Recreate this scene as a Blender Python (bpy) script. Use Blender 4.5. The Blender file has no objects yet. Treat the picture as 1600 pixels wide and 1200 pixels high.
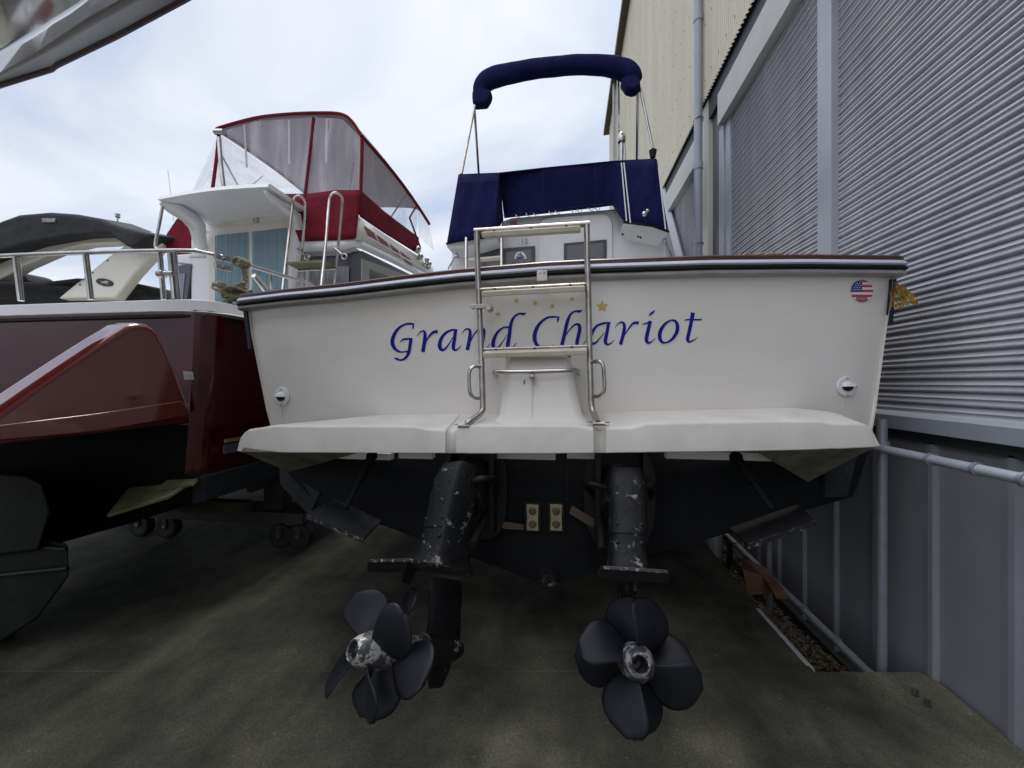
import bpy, bmesh, math, random
from mathutils import Vector, Matrix
random.seed(7)
sc = bpy.context.scene
C = sc.collection
R = math.radians
PI = math.pi

# ---------------------------------------------------------------- camera, sky, sun, exposure
H = 1.68                      # eye height above the concrete
TH = R(8.1)                   # camera turned a little left of the wall direction (+Y)
F = 620.0                     # focal length in pixels of a 1600 px wide frame
cs, sn = math.cos(TH), math.sin(TH)
cam_d = bpy.data.cameras.new("camera")
cam = bpy.data.objects.new("camera", cam_d); C.objects.link(cam)
cam_d.sensor_width = 36.0; cam_d.lens = 36.0 * F / 1600.0
cam_d.shift_y = -4.0 / 1600.0
cam_d.clip_start = 0.05; cam_d.clip_end = 2000
cam.location = (0, 0, H); cam.rotation_euler = (R(90), 0, TH)
sc.camera = cam

SUN_EL, SUN_AZ = R(66), R(-6)      # azimuth clockwise from +Y
w = bpy.data.worlds.new("World"); sc.world = w; w.use_nodes = True
nt = w.node_tree; nt.nodes.clear()
def N(t, **k):
    n = nt.nodes.new(t)
    for a, b in k.items(): setattr(n, a, b)
    return n
out = N('ShaderNodeOutputWorld'); bg = N('ShaderNodeBackground'); bg.inputs[1].default_value = 0.1
sky = N('ShaderNodeTexSky', sky_type='NISHITA', sun_disc=False)
sky.sun_elevation = SUN_EL; sky.sun_rotation = SUN_AZ; sky.dust_density = 2.0
tc = N('ShaderNodeTexCoord')
# thin cloud layer: project the view direction onto a plane overhead
sep = N('ShaderNodeSeparateXYZ'); nt.links.new(tc.outputs['Generated'], sep.inputs[0])
mx = N('ShaderNodeMath', operation='MAXIMUM'); mx.inputs[1].default_value = 0.0; nt.links.new(sep.outputs[2], mx.inputs[0])
ad = N('ShaderNodeMath', operation='ADD'); ad.inputs[1].default_value = 0.25; nt.links.new(mx.outputs[0], ad.inputs[0])
dv = N('ShaderNodeVectorMath', operation='DIVIDE'); cmb = N('ShaderNodeCombineXYZ')
for i in range(3): nt.links.new(ad.outputs[0], cmb.inputs[i])
nt.links.new(tc.outputs['Generated'], dv.inputs[0]); nt.links.new(cmb.outputs[0], dv.inputs[1])
mp = N('ShaderNodeMapping'); mp.inputs['Scale'].default_value = (0.8, 1.35, 0.2); mp.inputs['Rotation'].default_value = (0, 0, 0.9)
nt.links.new(dv.outputs[0], mp.inputs[0])
nz = N('ShaderNodeTexNoise'); nz.inputs['Scale'].default_value = 1.5; nz.inputs['Detail'].default_value = 7; nz.inputs['Roughness'].default_value = 0.52
nz.inputs['Distortion'].default_value = 0.5
nt.links.new(mp.outputs[0], nz.inputs['Vector'])
rmp = N('ShaderNodeValToRGB'); rmp.color_ramp.elements[0].position = 0.36; rmp.color_ramp.elements[1].position = 0.62
rmp.color_ramp.elements[0].color = (3.45, 4.2, 5.5, 1); rmp.color_ramp.elements[1].color = (6.2, 6.4, 6.8, 1)
nt.links.new(nz.outputs[0], rmp.inputs[0])
mixs = N('ShaderNodeMix', data_type='RGBA'); mixs.inputs[0].default_value = 0.86
nt.links.new(sky.outputs[0], mixs.inputs[6]); nt.links.new(rmp.outputs[0], mixs.inputs[7])
# glow added overhead and behind the camera to light the transom
dot = N('ShaderNodeVectorMath', operation='DOT_PRODUCT')
nt.links.new(tc.outputs['Generated'], dot.inputs[0])
dot.inputs[1].default_value = (-0.10, -0.50, 0.86)
mr = N('ShaderNodeMapRange'); mr.interpolation_type = 'SMOOTHSTEP'
mr.inputs[1].default_value = 0.35; mr.inputs[2].default_value = 1.0; mr.inputs[3].default_value = 1.0; mr.inputs[4].default_value = 3.3
# low sky behind the camera dimmed to stand in for unbuilt boats and sheds
mr2 = N('ShaderNodeMapRange'); mr2.interpolation_type = 'SMOOTHSTEP'; mr2.inputs[1].default_value = -0.35; mr2.inputs[2].default_value = 0.5; mr2.inputs[3].default_value = 0.5; mr2.inputs[4].default_value = 1.0
dot2 = N('ShaderNodeVectorMath', operation='DOT_PRODUCT'); dot2.inputs[1].default_value = (0.0, 0.8, 0.6); nt.links.new(tc.outputs['Generated'], dot2.inputs[0]); nt.links.new(dot2.outputs['Value'], mr2.inputs[0])
mm_ = N('ShaderNodeMath', operation='MULTIPLY')
nt.links.new(dot.outputs['Value'], mr.inputs[0])
mul = N('ShaderNodeVectorMath', operation='SCALE')
nt.links.new(mixs.outputs[2], mul.inputs[0]); nt.links.new(mr.outputs[0], mm_.inputs[0]); nt.links.new(mr2.outputs[0], mm_.inputs[1]); nt.links.new(mm_.outputs[0], mul.inputs['Scale'])
tint = N('ShaderNodeMix', data_type='RGBA', blend_type='MULTIPLY'); tint.inputs[7].default_value = (1.05, 0.97, 0.94, 1)
mr3 = N('ShaderNodeMapRange'); mr3.inputs[1].default_value = 0.4; mr3.inputs[2].default_value = 0.9; nt.links.new(dot.outputs['Value'], mr3.inputs[0]); nt.links.new(mr3.outputs[0], tint.inputs[0])
nt.links.new(mul.outputs[0], tint.inputs[6]); nt.links.new(tint.outputs[2], bg.inputs[0]); nt.links.new(bg.outputs[0], out.inputs[0])

sd = bpy.data.lights.new("sun", 'SUN'); sd.energy = 1.2; sd.angle = R(18); sd.color = (1.0, 0.97, 0.92)
so = bpy.data.objects.new("sun", sd); C.objects.link(so)
sdir = Vector((math.sin(SUN_AZ) * math.cos(SUN_EL), math.cos(SUN_AZ) * math.cos(SUN_EL), math.sin(SUN_EL)))
so.rotation_euler = sdir.to_track_quat('Z', 'Y').to_euler()
sc.view_settings.view_transform = 'Standard'; sc.view_settings.look = 'None'
sc.view_settings.exposure = 0.58; sc.view_settings.gamma = 1.0
sc.cycles.max_bounces = 8; sc.cycles.transparent_max_bounces = 16

# ---------------------------------------------------------------- geometry helpers
def at(px, py, Y):
    """world point seen at photo pixel (px,py) on the plane Y"""
    r = (px - 800) / F
    d = Y / (r * sn + cs)
    return Vector((d * (r * cs - sn), Y, H + (596 - py) / F * d))
def atd(px, py, d):
    r = (px - 800) / F
    return Vector((d * (r * cs - sn), d * (r * sn + cs), H + (596 - py) / F * d))
def atx(px, py, X):
    r = (px - 800) / F
    d = X / (r * cs - sn)
    return Vector((X, d * (r * sn + cs), H + (596 - py) / F * d))
def atz(px, py, Z):
    return atd(px, py, (H - Z) * F / (py - 596))

class MB:
    def __init__(s): s.v = []; s.f = []
    def add(s, vs, fs):
        b = len(s.v); s.v += [Vector(p) for p in vs]; s.f += [tuple(b + i for i in q) for q in fs]; return s
    def box(s, a, b):
        (x0, y0, z0), (x1, y1, z1) = [min(p, q) for p, q in zip(a, b)], [max(p, q) for p, q in zip(a, b)]
        return s.add([(x0, y0, z0), (x1, y0, z0), (x1, y1, z0), (x0, y1, z0), (x0, y0, z1), (x1, y0, z1), (x1, y1, z1), (x0, y1, z1)],
                     [(0, 3, 2, 1), (4, 5, 6, 7), (0, 1, 5, 4), (1, 2, 6, 5), (2, 3, 7, 6), (3, 0, 4, 7)])
    def obox(s, c, ex, ey, ez):
        c, ex, ey, ez = map(Vector, (c, ex, ey, ez))
        vs = [c + a * ex + b * ey + d * ez for d in (-1, 1) for a, b in ((-1, -1), (1, -1), (1, 1), (-1, 1))]
        return s.add(vs, [(0, 3, 2, 1), (4, 5, 6, 7), (0, 1, 5, 4), (1, 2, 6, 5), (2, 3, 7, 6), (3, 0, 4, 7)])
    def prism(s, pts, off):
        """polygon extruded by the vector off"""
        n = len(pts); off = Vector(off)
        pts = [Vector(p) for p in pts]
        return s.add(pts + [p + off for p in pts], [tuple(range(n)), tuple(range(2 * n - 1, n - 1, -1))] +
                     [(i, (i + 1) % n, n + (i + 1) % n, n + i) for i in range(n)])
    def tube(s, path, r, n=10, caps=True):
        path = [Vector(p) for p in path]
        m = len(path); rs = r if isinstance(r, (list, tuple)) else [r] * m
        t0 = (path[1] - path[0]).normalized()
        up = Vector((0, 0, 1)) if abs(t0.z) < .9 else Vector((1, 0, 0))
        u = t0.cross(up).normalized(); vs = []
        for i, p in enumerate(path):
            t = (path[min(i + 1, m - 1)] - path[max(i - 1, 0)]).normalized()
            u = (u - t * u.dot(t)).normalized(); v = t.cross(u)
            vs += [p + rs[i] * (math.cos(2 * PI * k / n) * u + math.sin(2 * PI * k / n) * v) for k in range(n)]
        fs = [(i * n + k, i * n + (k + 1) % n, (i + 1) * n + (k + 1) % n, (i + 1) * n + k) for i in range(m - 1) for k in range(n)]
        if caps: fs += [tuple(range(n - 1, -1, -1)), tuple((m - 1) * n + k for k in range(n))]
        return s.add(vs, fs)
    def loft(s, rows, closed=False, caps=False):
        n = len(rows[0]); vs = [p for r_ in rows for p in r_]; m = len(rows)
        fs = [(i * n + k, i * n + (k + 1) % n, (i + 1) * n + (k + 1) % n, (i + 1) * n + k)
              for i in range(m - 1) for k in range(n if closed else n - 1)]
        if caps: fs += [tuple(range(n - 1, -1, -1)), tuple((m - 1) * n + k for k in range(n))]
        return s.add(vs, fs)
    def lathe(s, c, axis, prof, n=24, caps=False):
        """prof: (distance along axis, radius)"""
        c = Vector(c); a = Vector(axis).normalized()
        u = a.cross(Vector((0, 0, 1)) if abs(a.z) < .9 else Vector((1, 0, 0))).normalized(); v = a.cross(u)
        rows = [[c + a * h + r_ * (math.cos(2 * PI * k / n) * u + math.sin(2 * PI * k / n) * v) for k in range(n)] for h, r_ in prof]
        return s.loft(rows, True, caps)
    def ball(s, c, rx, ry=None, rz=None, n=14, m=8):
        ry = ry or rx; rz = rz or rx; c = Vector(c)
        rows = [[c + Vector((rx * math.sin(t) * math.cos(p), ry * math.sin(t) * math.sin(p), rz * math.cos(t)))
                 for p in [2 * PI * k / n for k in range(n)]] for t in [0.02 + (PI - .04) * i / m for i in range(m + 1)]]
        return s.loft(rows, True, True)

def smooth(pts, k=6, closed=False):
    """Catmull-Rom through tuples of any length"""
    n = len(pts); res = []
    rng = range(n) if closed else range(n - 1)
    for i in rng:
        if closed: p = [pts[(i + j) % n] for j in (-1, 0, 1, 2)]
        else: p = [pts[max(i - 1, 0)], pts[i], pts[i + 1], pts[min(i + 2, n - 1)]]
        for j in range(k):
            t = j / k
            res.append(tuple(.5 * ((2 * b) + (-a + c_) * t + (2 * a - 5 * b + 4 * c_ - d) * t * t + (-a + 3 * b - 3 * c_ + d) * t ** 3)
                             for a, b, c_, d in zip(*p)))
    if not closed: res.append(tuple(pts[-1]))
    return res
def interp(tab, x):
    if x <= tab[0][0]: return tab[0][1]
    for (a, b), (c_, d) in zip(tab, tab[1:]):
        if x <= c_: return b + (d - b) * (x - a) / (c_ - a)
    return tab[-1][1]

def thing(name, label, cat, loc=(0, 0, 0), group=None, kind=None):
    o = bpy.data.objects.new(name, None); C.objects.link(o); o.location = loc; o.empty_display_size = .2
    o['label'] = label; o['category'] = cat
    if group: o['group'] = group
    if kind: o['kind'] = kind
    return o
def root_of(o):
    while o.parent: o = o.parent
    return o
def mesh_obj(name, mb, mat, org=Vector((0, 0, 0)), ang=35, bevel=0, seg=2, subd=0, solid=0, flat=False):
    me = bpy.data.meshes.new(name); me.from_pydata([tuple(p - org) for p in mb.v], [], mb.f)
    bm = bmesh.new(); bm.from_mesh(me)
    bmesh.ops.recalc_face_normals(bm, faces=bm.faces); bm.to_mesh(me); bm.free()
    me.materials.append(mat)
    o = bpy.data.objects.new(name, me); C.objects.link(o)
    if solid:
        m = o.modifiers.new('s', 'SOLIDIFY'); m.thickness = solid; m.offset = 0
    if bevel:
        m = o.modifiers.new('b', 'BEVEL'); m.width = bevel; m.segments = seg; m.limit_method = 'ANGLE'; m.angle_limit = R(30)
        m.harden_normals = False
    if subd:
        m = o.modifiers.new('u', 'SUBSURF'); m.levels = subd; m.render_levels = subd
    if not flat:
        me.polygons.foreach_set('use_smooth', [True] * len(me.polygons)); me.set_sharp_from_angle(angle=R(ang))
    return o
SPLIT = {'platform_cleat', 'canvas_seam', 'boot_end', 'hinge', 'hook', 'hose', 'trim_ram', 'frame_tube', 'handrail', 'horn_lamp', 'deck_fitting', 'clamp', 'bracket', 'rail_fitting', 'strap', 'arch_screw', 'transom_ladder', 'wing_trim', 'side_window', 'jamb', 'webbing'}
def islands(mb):
    par = list(range(len(mb.v)))
    def fd(i):
        while par[i] != i: par[i] = par[par[i]]; i = par[i]
        return i
    for f in mb.f:
        for j in f[1:]: par[fd(j)] = fd(f[0])
    gr = {}
    for f in mb.f: gr.setdefault(fd(f[0]), []).append(f)
    res = []
    for fs in gr.values():
        ids = sorted({i for f in fs for i in f}); mp_ = {i: k for k, i in enumerate(ids)}
        n_ = MB(); n_.v = [mb.v[i] for i in ids]; n_.f = [tuple(mp_[i] for i in f) for f in fs]; res.append(n_)
    return res
def part(name, mb, mat, parent, **k):
    if name in SPLIT:
        li = islands(mb)
        if len(li) > 1:
            for x in li[1:]: part(name, x, mat, parent, **dict(k))
            return part(name, li[0], mat, parent, **k)
    org = root_of(parent).location
    lab = k.pop('label', None)
    o = mesh_obj(name, mb, mat, org, **k); o.parent = parent
    if lab: o['label'] = lab
    return o
def solo(name, mb, mat, label=None, cat=None, loc=None, kind=None, group=None, **k):
    org = Vector(loc) if loc is not None else Vector((0, 0, 0))
    o = mesh_obj(name, mb, mat, org, **k); o.location = org
    if label: o['label'] = label
    if cat: o['category'] = cat
    if kind: o['kind'] = kind
    if group: o['group'] = group
    return o

# ---------------------------------------------------------------- materials
def M(name, col, rough=.5, metal=0, col2=None, nscale=3, nmin=.35, nmax=.65, bump=0, bscale=60, bdist=.002, coat=0,
      spec=.5, alpha=1, stretch=(1, 1, 1), detail=6, chips=None, rvar=0, extra=None):
    m = bpy.data.materials.new(name); m.use_nodes = True
    t = m.node_tree; b = t.nodes['Principled BSDF']
    b.inputs['Base Color'].default_value = (*col, 1); b.inputs['Roughness'].default_value = rough
    b.inputs['Metallic'].default_value = metal; b.inputs['Specular IOR Level'].default_value = spec
    b.inputs['Coat Weight'].default_value = coat; b.inputs['Coat Roughness'].default_value = .08
    b.inputs['Alpha'].default_value = alpha
    tc = t.nodes.new('ShaderNodeTexCoord'); mp = t.nodes.new('ShaderNodeMapping'); mp.inputs['Scale'].default_value = stretch
    t.links.new(tc.outputs['Object'], mp.inputs[0])
    cur = None
    if col2:
        n = t.nodes.new('ShaderNodeTexNoise'); n.inputs['Scale'].default_value = nscale; n.inputs['Detail'].default_value = detail
        n.inputs['Roughness'].default_value = .62
        t.links.new(mp.outputs[0], n.inputs['Vector'])
        r_ = t.nodes.new('ShaderNodeMapRange'); r_.inputs[1].default_value = nmin; r_.inputs[2].default_value = nmax
        t.links.new(n.outputs[0], r_.inputs[0])
        x = t.nodes.new('ShaderNodeMix'); x.data_type = 'RGBA'
        x.inputs[6].default_value = (*col, 1); x.inputs[7].default_value = (*col2, 1)
        t.links.new(r_.outputs[0], x.inputs[0]); cur = x.outputs[2]
        if rvar:
            q = t.nodes.new('ShaderNodeMapRange'); q.inputs[3].default_value = rough - rvar; q.inputs[4].default_value = rough + rvar
            t.links.new(n.outputs[0], q.inputs[0]); t.links.new(q.outputs[0], b.inputs['Roughness'])
    if chips:
        ccol, thr, scl = chips
        n = t.nodes.new('ShaderNodeTexNoise'); n.inputs['Scale'].default_value = scl; n.inputs['Detail'].default_value = 8
        n.inputs['Roughness'].default_value = .78
        t.links.new(tc.outputs['Object'], n.inputs['Vector'])
        r_ = t.nodes.new('ShaderNodeMapRange'); r_.inputs[1].default_value = thr; r_.inputs[2].default_value = thr + .02
        t.links.new(n.outputs[0], r_.inputs[0])
        x = t.nodes.new('ShaderNodeMix'); x.data_type = 'RGBA'; x.inputs[6].default_value = (*col, 1); x.inputs[7].default_value = (*ccol, 1)
        if cur: t.links.new(cur, x.inputs[6])
        t.links.new(r_.outputs[0], x.inputs[0]); cur = x.outputs[2]
    if cur: t.links.new(cur, b.inputs['Base Color'])
    if bump:
        n = t.nodes.new('ShaderNodeTexNoise'); n.inputs['Scale'].default_value = bscale; n.inputs['Detail'].default_value = 5
        t.links.new(mp.outputs[0], n.inputs['Vector'])
        q = t.nodes.new('ShaderNodeBump'); q.inputs['Strength'].default_value = bump; q.inputs['Distance'].default_value = bdist
        t.links.new(n.outputs[0], q.inputs['Height']); t.links.new(q.outputs[0], b.inputs['Normal'])
    if extra: extra(t, b, tc)
    return m

def vinyl():
    m = M('clear_vinyl', (.78, .78, .82), .15, alpha=1, bump=.5, bscale=5, bdist=.03)
    t = m.node_tree; b = t.nodes['Principled BSDF']
    n = t.nodes.new('ShaderNodeTexNoise'); n.inputs['Scale'].default_value = 2.2; n.inputs['Detail'].default_value = 4
    tc = t.nodes.new('ShaderNodeTexCoord'); mp = t.nodes.new('ShaderNodeMapping'); mp.inputs['Scale'].default_value = (3.4, 1.5, .5)
    n.inputs['Detail'].default_value = 1.5; n.inputs['Scale'].default_value = 1.6
    t.links.new(tc.outputs['Object'], mp.inputs[0]); t.links.new(mp.outputs[0], n.inputs['Vector'])
    r_ = t.nodes.new('ShaderNodeMapRange'); r_.inputs[1].default_value = .40; r_.inputs[2].default_value = .75
    r_.inputs[3].default_value = .18; r_.inputs[4].default_value = .46
    t.links.new(n.outputs[0], r_.inputs[0]); t.links.new(r_.outputs[0], b.inputs['Alpha'])
    return m

def ground_extra(t, b, tc):
    # fine grit on top of the broad mottling
    n = t.nodes.new('ShaderNodeTexNoise'); n.inputs['Scale'].default_value = 95; n.inputs['Detail'].default_value = 4; n.inputs['Roughness'].default_value = .75
    t.links.new(tc.outputs['Object'], n.inputs['Vector'])
    r_ = t.nodes.new('ShaderNodeMapRange'); r_.inputs[1].default_value = .3; r_.inputs[2].default_value = .75; r_.inputs[3].default_value = .72; r_.inputs[4].default_value = 1.35
    t.links.new(n.outputs[0], r_.inputs[0])
    s = t.nodes.new('ShaderNodeVectorMath'); s.operation = 'SCALE'
    src = b.inputs['Base Color'].links[0].from_socket
    # long stains running down the slab
    n2 = t.nodes.new('ShaderNodeTexNoise'); n2.inputs['Scale'].default_value = 1.1; n2.inputs['Detail'].default_value = 7; n2.inputs['Distortion'].default_value = .6
    mp = t.nodes.new('ShaderNodeMapping'); mp.inputs['Scale'].default_value = (2.6, 1.0, 1); mp.inputs['Rotation'].default_value = (0, 0, -.25)
    t.links.new(tc.outputs['Object'], mp.inputs[0]); t.links.new(mp.outputs[0], n2.inputs['Vector'])
    r2 = t.nodes.new('ShaderNodeMapRange'); r2.inputs[1].default_value = .35; r2.inputs[2].default_value = .68; r2.inputs[3].default_value = .64; r2.inputs[4].default_value = 1.3
    t.links.new(n2.outputs[0], r2.inputs[0])
    mm = t.nodes.new('ShaderNodeMath'); mm.operation = 'MULTIPLY'
    # crisp aggregate and a few pale pits
    n3 = t.nodes.new('ShaderNodeTexVoronoi'); n3.inputs['Scale'].default_value = 150
    t.links.new(tc.outputs['Object'], n3.inputs['Vector'])
    sp = t.nodes.new('ShaderNodeSeparateXYZ'); t.links.new(n3.outputs['Color'], sp.inputs[0])
    r3 = t.nodes.new('ShaderNodeMapRange'); r3.inputs[3].default_value = .80; r3.inputs[4].default_value = 1.2; t.links.new(sp.outputs[0], r3.inputs[0])
    m3 = t.nodes.new('ShaderNodeMath'); m3.operation = 'MULTIPLY'; t.links.new(r_.outputs[0], m3.inputs[0]); t.links.new(r3.outputs[0], m3.inputs[1])
    n4 = t.nodes.new('ShaderNodeTexVoronoi'); n4.inputs['Scale'].default_value = 13; n4.inputs['Randomness'].default_value = 1
    t.links.new(tc.outputs['Object'], n4.inputs['Vector'])
    r4 = t.nodes.new('ShaderNodeMapRange'); r4.inputs[1].default_value = .05; r4.inputs[2].default_value = .09; r4.inputs[3].default_value = 1.9; r4.inputs[4].default_value = 1.0
    t.links.new(n4.outputs['Distance'], r4.inputs[0])
    m4 = t.nodes.new('ShaderNodeMath'); m4.operation = 'MULTIPLY'; t.links.new(m3.outputs[0], m4.inputs[0]); t.links.new(r4.outputs[0], m4.inputs[1])
    t.links.new(m4.outputs[0], mm.inputs[0]); t.links.new(r2.outputs[0], mm.inputs[1])
    t.links.new(src, s.inputs[0]); t.links.new(mm.outputs[0], s.inputs['Scale'])
    t.links.new(s.outputs[0], b.inputs['Base Color'])

def ribbed(scale, axis='X', strength=.6, dist=.003):
    def f(t, b, tc):
        wv = t.nodes.new('ShaderNodeTexWave'); wv.bands_direction = axis; wv.inputs['Scale'].default_value = scale
        t.links.new(tc.outputs['Object'], wv.inputs['Vector'])
        q = t.nodes.new('ShaderNodeBump'); q.inputs['Strength'].default_value = strength; q.inputs['Distance'].default_value = dist
        t.links.new(wv.outputs['Fac'], q.inputs['Height']); t.links.new(q.outputs[0], b.inputs['Normal'])
    return f

gel = M('white_gelcoat', (.78, .755, .70), .28, col2=(.74, .71, .645), nscale=1.3, coat=.25, bump=.05, bscale=2.5, bdist=.02, stretch=(1, 1, 2))
gel_plat = M('platform_gelcoat', (.76, .745, .68), .42, col2=(.66, .64, .58), nscale=5, chips=((.25, .24, .22), .735, 26))
gel_cab = M('cabin_gelcoat', (.76, .77, .77), .35, col2=(.70, .71, .71), nscale=2)
gel_ivory = M('ivory_gelcoat', (.72, .71, .64), .35, col2=(.66, .65, .57), nscale=2)
gel_mottled = M('dark_mottled_gelcoat', (.26, .245, .18), .6, col2=(.08, .078, .055), nscale=7)  # much darker, mottled gelcoat for the wedges under the platform
antifoul = M('black_antifouling', (.005, .0055, .0065), .8, spec=.15, col2=(.009, .010, .011), nscale=4, bump=.3, bscale=40, chips=((.35, .34, .30), .775, 30))
antifoul_blue = M('grey_antifouling', (.030, .034, .042), .7, spec=.3, col2=(.016, .018, .022), nscale=5)
drive_mat = M('chipped_black_paint', (.0045, .0048, .005), .55, spec=.25, col2=(.011, .012, .012), nscale=8, chips=((.20, .205, .19), .60, 13), bump=.8, bscale=45, bdist=.006)
drive_clean = M('worn_black_paint', (.007, .007, .008), .5, spec=.35, chips=((.2, .2, .19), .66, 24), bump=.3, bscale=30)
edge_mat = M('worn_plate_edge', (.009, .009, .010), .5, chips=((.30, .30, .28), .565, 40))
prop_mat = M('propeller_bronze_black', (.007, .008, .012), .5, spec=.35, col2=(.012, .013, .019), nscale=6, bump=.15, bscale=50, metal=.3, chips=((.16, .16, .16), .76, 40))
hub_mat = M('worn_hub_metal', (.06, .063, .072), .5, metal=.4, chips=((.42, .42, .40), .52, 24), bump=.6, bscale=30, bdist=.003)
lip_mat = M('black_plate_lip', (.003, .003, .003), .7, spec=.1)
steel = M('stainless_steel', (.62, .61, .59), .2, metal=1, col2=(.45, .43, .40), nscale=9, rvar=.08)
steel_dull = M('dull_stainless_steel', (.50, .48, .45), .33, metal=1, col2=(.34, .31, .27), nscale=16, rvar=.1)
alu = M('anodised_rail', (.62, .66, .74), .5, metal=.1, col2=(.54, .58, .66), nscale=8)
rubber = M('black_rubber', (.008, .008, .009), .5, spec=.3)
rub_grey = M('grey_rubber', (.40, .39, .37), .45, col2=(.30, .29, .28), nscale=10)
teak = M('varnished_teak', (.060, .022, .016), .35, col2=(.10, .038, .026), nscale=14, stretch=(1, 8, 8))
tread = M('cream_tread', (.66, .63, .52), .55, col2=(.55, .51, .40), nscale=8)
blue_ink = M('blue_vinyl_letters', (.003, .008, .25), .5, spec=.2)
gold_ink = M('gold_vinyl', (.62, .42, .07), .4)
white_ink = M('white_vinyl', (.8, .8, .8), .4)
red_ink = M('red_vinyl', (.50, .045, .07), .4)
flag_blue = M('flag_blue_vinyl', (.025, .035, .24), .4)
black_ink = M('black_vinyl', (.02, .02, .02), .4)
navy = M('navy_canvas', (.013, .015, .082), .9, spec=.15, col2=(.009, .010, .055), nscale=3, bump=.9, bscale=4.5, bdist=.06, stretch=(1.4, 1, .7))
navy_dark = M('navy_trim', (.012, .014, .05), .6)
maroon = M('burgundy_canvas', (.19, .012, .026), .85, spec=.2, col2=(.12, .008, .017), nscale=3, bump=.5, bscale=5, bdist=.04)
black_canvas = M('black_canvas', (.013, .014, .016), .8, col2=(.022, .023, .026), nscale=3, bump=.6, bscale=5, bdist=.05)
redhull = M('burgundy_gelcoat', (.055, .004, .006), .12, spec=.35, coat=.55, metal=.1, col2=(.080, .008, .011), nscale=2, bump=.05, bscale=2.2, bdist=.03)
redplat = M('lighter_burgundy_gelcoat', (.135, .010, .010), .12, coat=1.0, metal=.1, col2=(.150, .017, .016), nscale=3)  # lighter burgundy than the hull, for the platform mouldings
glass = M('dark_glass', (.02, .025, .03), .06, spec=.8)
glass_cab = M('grey_window_glass', (.075, .085, .10), .1, spec=.7)
dark_frame = M('dark_window_frame', (.055, .05, .05), .4)
grey_frame = M('grey_window_frame', (.30, .29, .26), .5)
curtain = M('blue_curtain', (.24, .40, .44), .8, col2=(.13, .27, .32), nscale=9, stretch=(6, 1, .15))  # upright colour streaks paint in the shading of the folds
curtain_grey = M('grey_curtain', (.30, .30, .33), .85, col2=(.18, .18, .21), nscale=9, stretch=(4, 4, .3))
vin = vinyl()
zinc = M('zinc_anode', (.36, .31, .20), .7, col2=(.24, .20, .12), nscale=25, bump=.5, bscale=50)
olive = M('olive_growth', (.12, .12, .05), .8, col2=(.20, .20, .12), nscale=9)
rope_mat = M('weathered_rope', (.33, .31, .22), .9, col2=(.22, .20, .13), nscale=30, bump=1, bscale=90, bdist=.006)
yellow_rope = M('golden_cord', (.36, .23, .045), .85, col2=(.17, .10, .02), nscale=60)
concrete = M('stained_concrete', (.138, .132, .095), .85, spec=.3, col2=(.050, .050, .039), nscale=1.25, nmin=.38, nmax=.60, bump=.5, bscale=120, bdist=.004, detail=10, extra=ground_extra)
soil = M('bed_soil', (.06, .045, .03), .95, col2=(.03, .022, .015), nscale=20, bump=1, bscale=30, bdist=.03)
bark = M('bark_mulch', (.38, .28, .19), .9, col2=(.10, .07, .045), nscale=60, nmin=.42, nmax=.58)
cream_clad = M('cream_steel_cladding', (.68, .645, .51), .5, col2=(.60, .565, .44), nscale=1.5, stretch=(1, 1.6, .3))
clad_far = M('cladding_screw', (.16, .15, .12), .5)
beam_mat = M('beige_painted_steel', (.50, .50, .45), .45, col2=(.44, .44, .40), nscale=1.5)
grey_steel = M('grey_painted_steel', (.33, .35, .38), .4, col2=(.28, .30, .33), nscale=2)
post_mat = M('pale_grey_painted_steel', (.40, .42, .44), .4, col2=(.35, .37, .39), nscale=2)
shutter_mat = M('galvanised_shutter', (.47, .475, .495), .6, metal=.0, spec=.35, col2=(.38, .385, .41), nscale=2.2, stretch=(1, 2.5, .35))
panel_mat = M('blue_grey_wall_panel', (.31, .32, .345), .42, col2=(.24, .25, .27), nscale=1.2, stretch=(1, 1, .4))
shadow_dark = M('dark_shadow_gap', (.035, .037, .04), .6)  # near-black colour standing in for shade, not a steel finish
trim_brown = M('brown_roof_trim', (.10, .075, .055), .5)
pvc = M('grey_pvc_pipe', (.40, .43, .47), .4, col2=(.35, .38, .42), nscale=3)
pvc_white = M('white_pvc_pipe', (.55, .56, .55), .45, col2=(.42, .43, .41), nscale=8)
galv = M('galvanised_pipe', (.36, .38, .41), .4, metal=.4, col2=(.28, .30, .33), nscale=8)
stone = M('terracotta_block', (.22, .115, .07), .85, col2=(.13, .065, .04), nscale=7, bump=.6, bscale=25)
wheel_mat = M('black_wheel_rubber', (.015, .015, .015), .6)
cradle_mat = M('dark_cradle_steel', (.04, .042, .04), .6, col2=(.07, .068, .055), nscale=10)
wood = M('old_timber_block', (.13, .10, .065), .85, col2=(.09, .07, .045), nscale=12)
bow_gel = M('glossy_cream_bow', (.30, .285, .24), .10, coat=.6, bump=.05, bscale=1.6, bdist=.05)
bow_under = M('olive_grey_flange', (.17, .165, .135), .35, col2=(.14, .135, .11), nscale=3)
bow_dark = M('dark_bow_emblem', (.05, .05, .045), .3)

# ---------------------------------------------------------------- ground
XA = 1.41                                    # edge of the yard slab beside the planting bed
pe = atz(1262, 1050, 0); qe = atz(1450, 1055, 0)
g = MB()
g.add([(-400, -400, -.66), (400, -400, -.66), (400, 700, -.66), (-400, 700, -.66)], [(0, 1, 2, 3)])
solo('ground', g, M('ground_gravel', (.10, .095, .08), .9, col2=(.07, .065, .055), nscale=2), kind='structure', flat=True)
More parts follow.
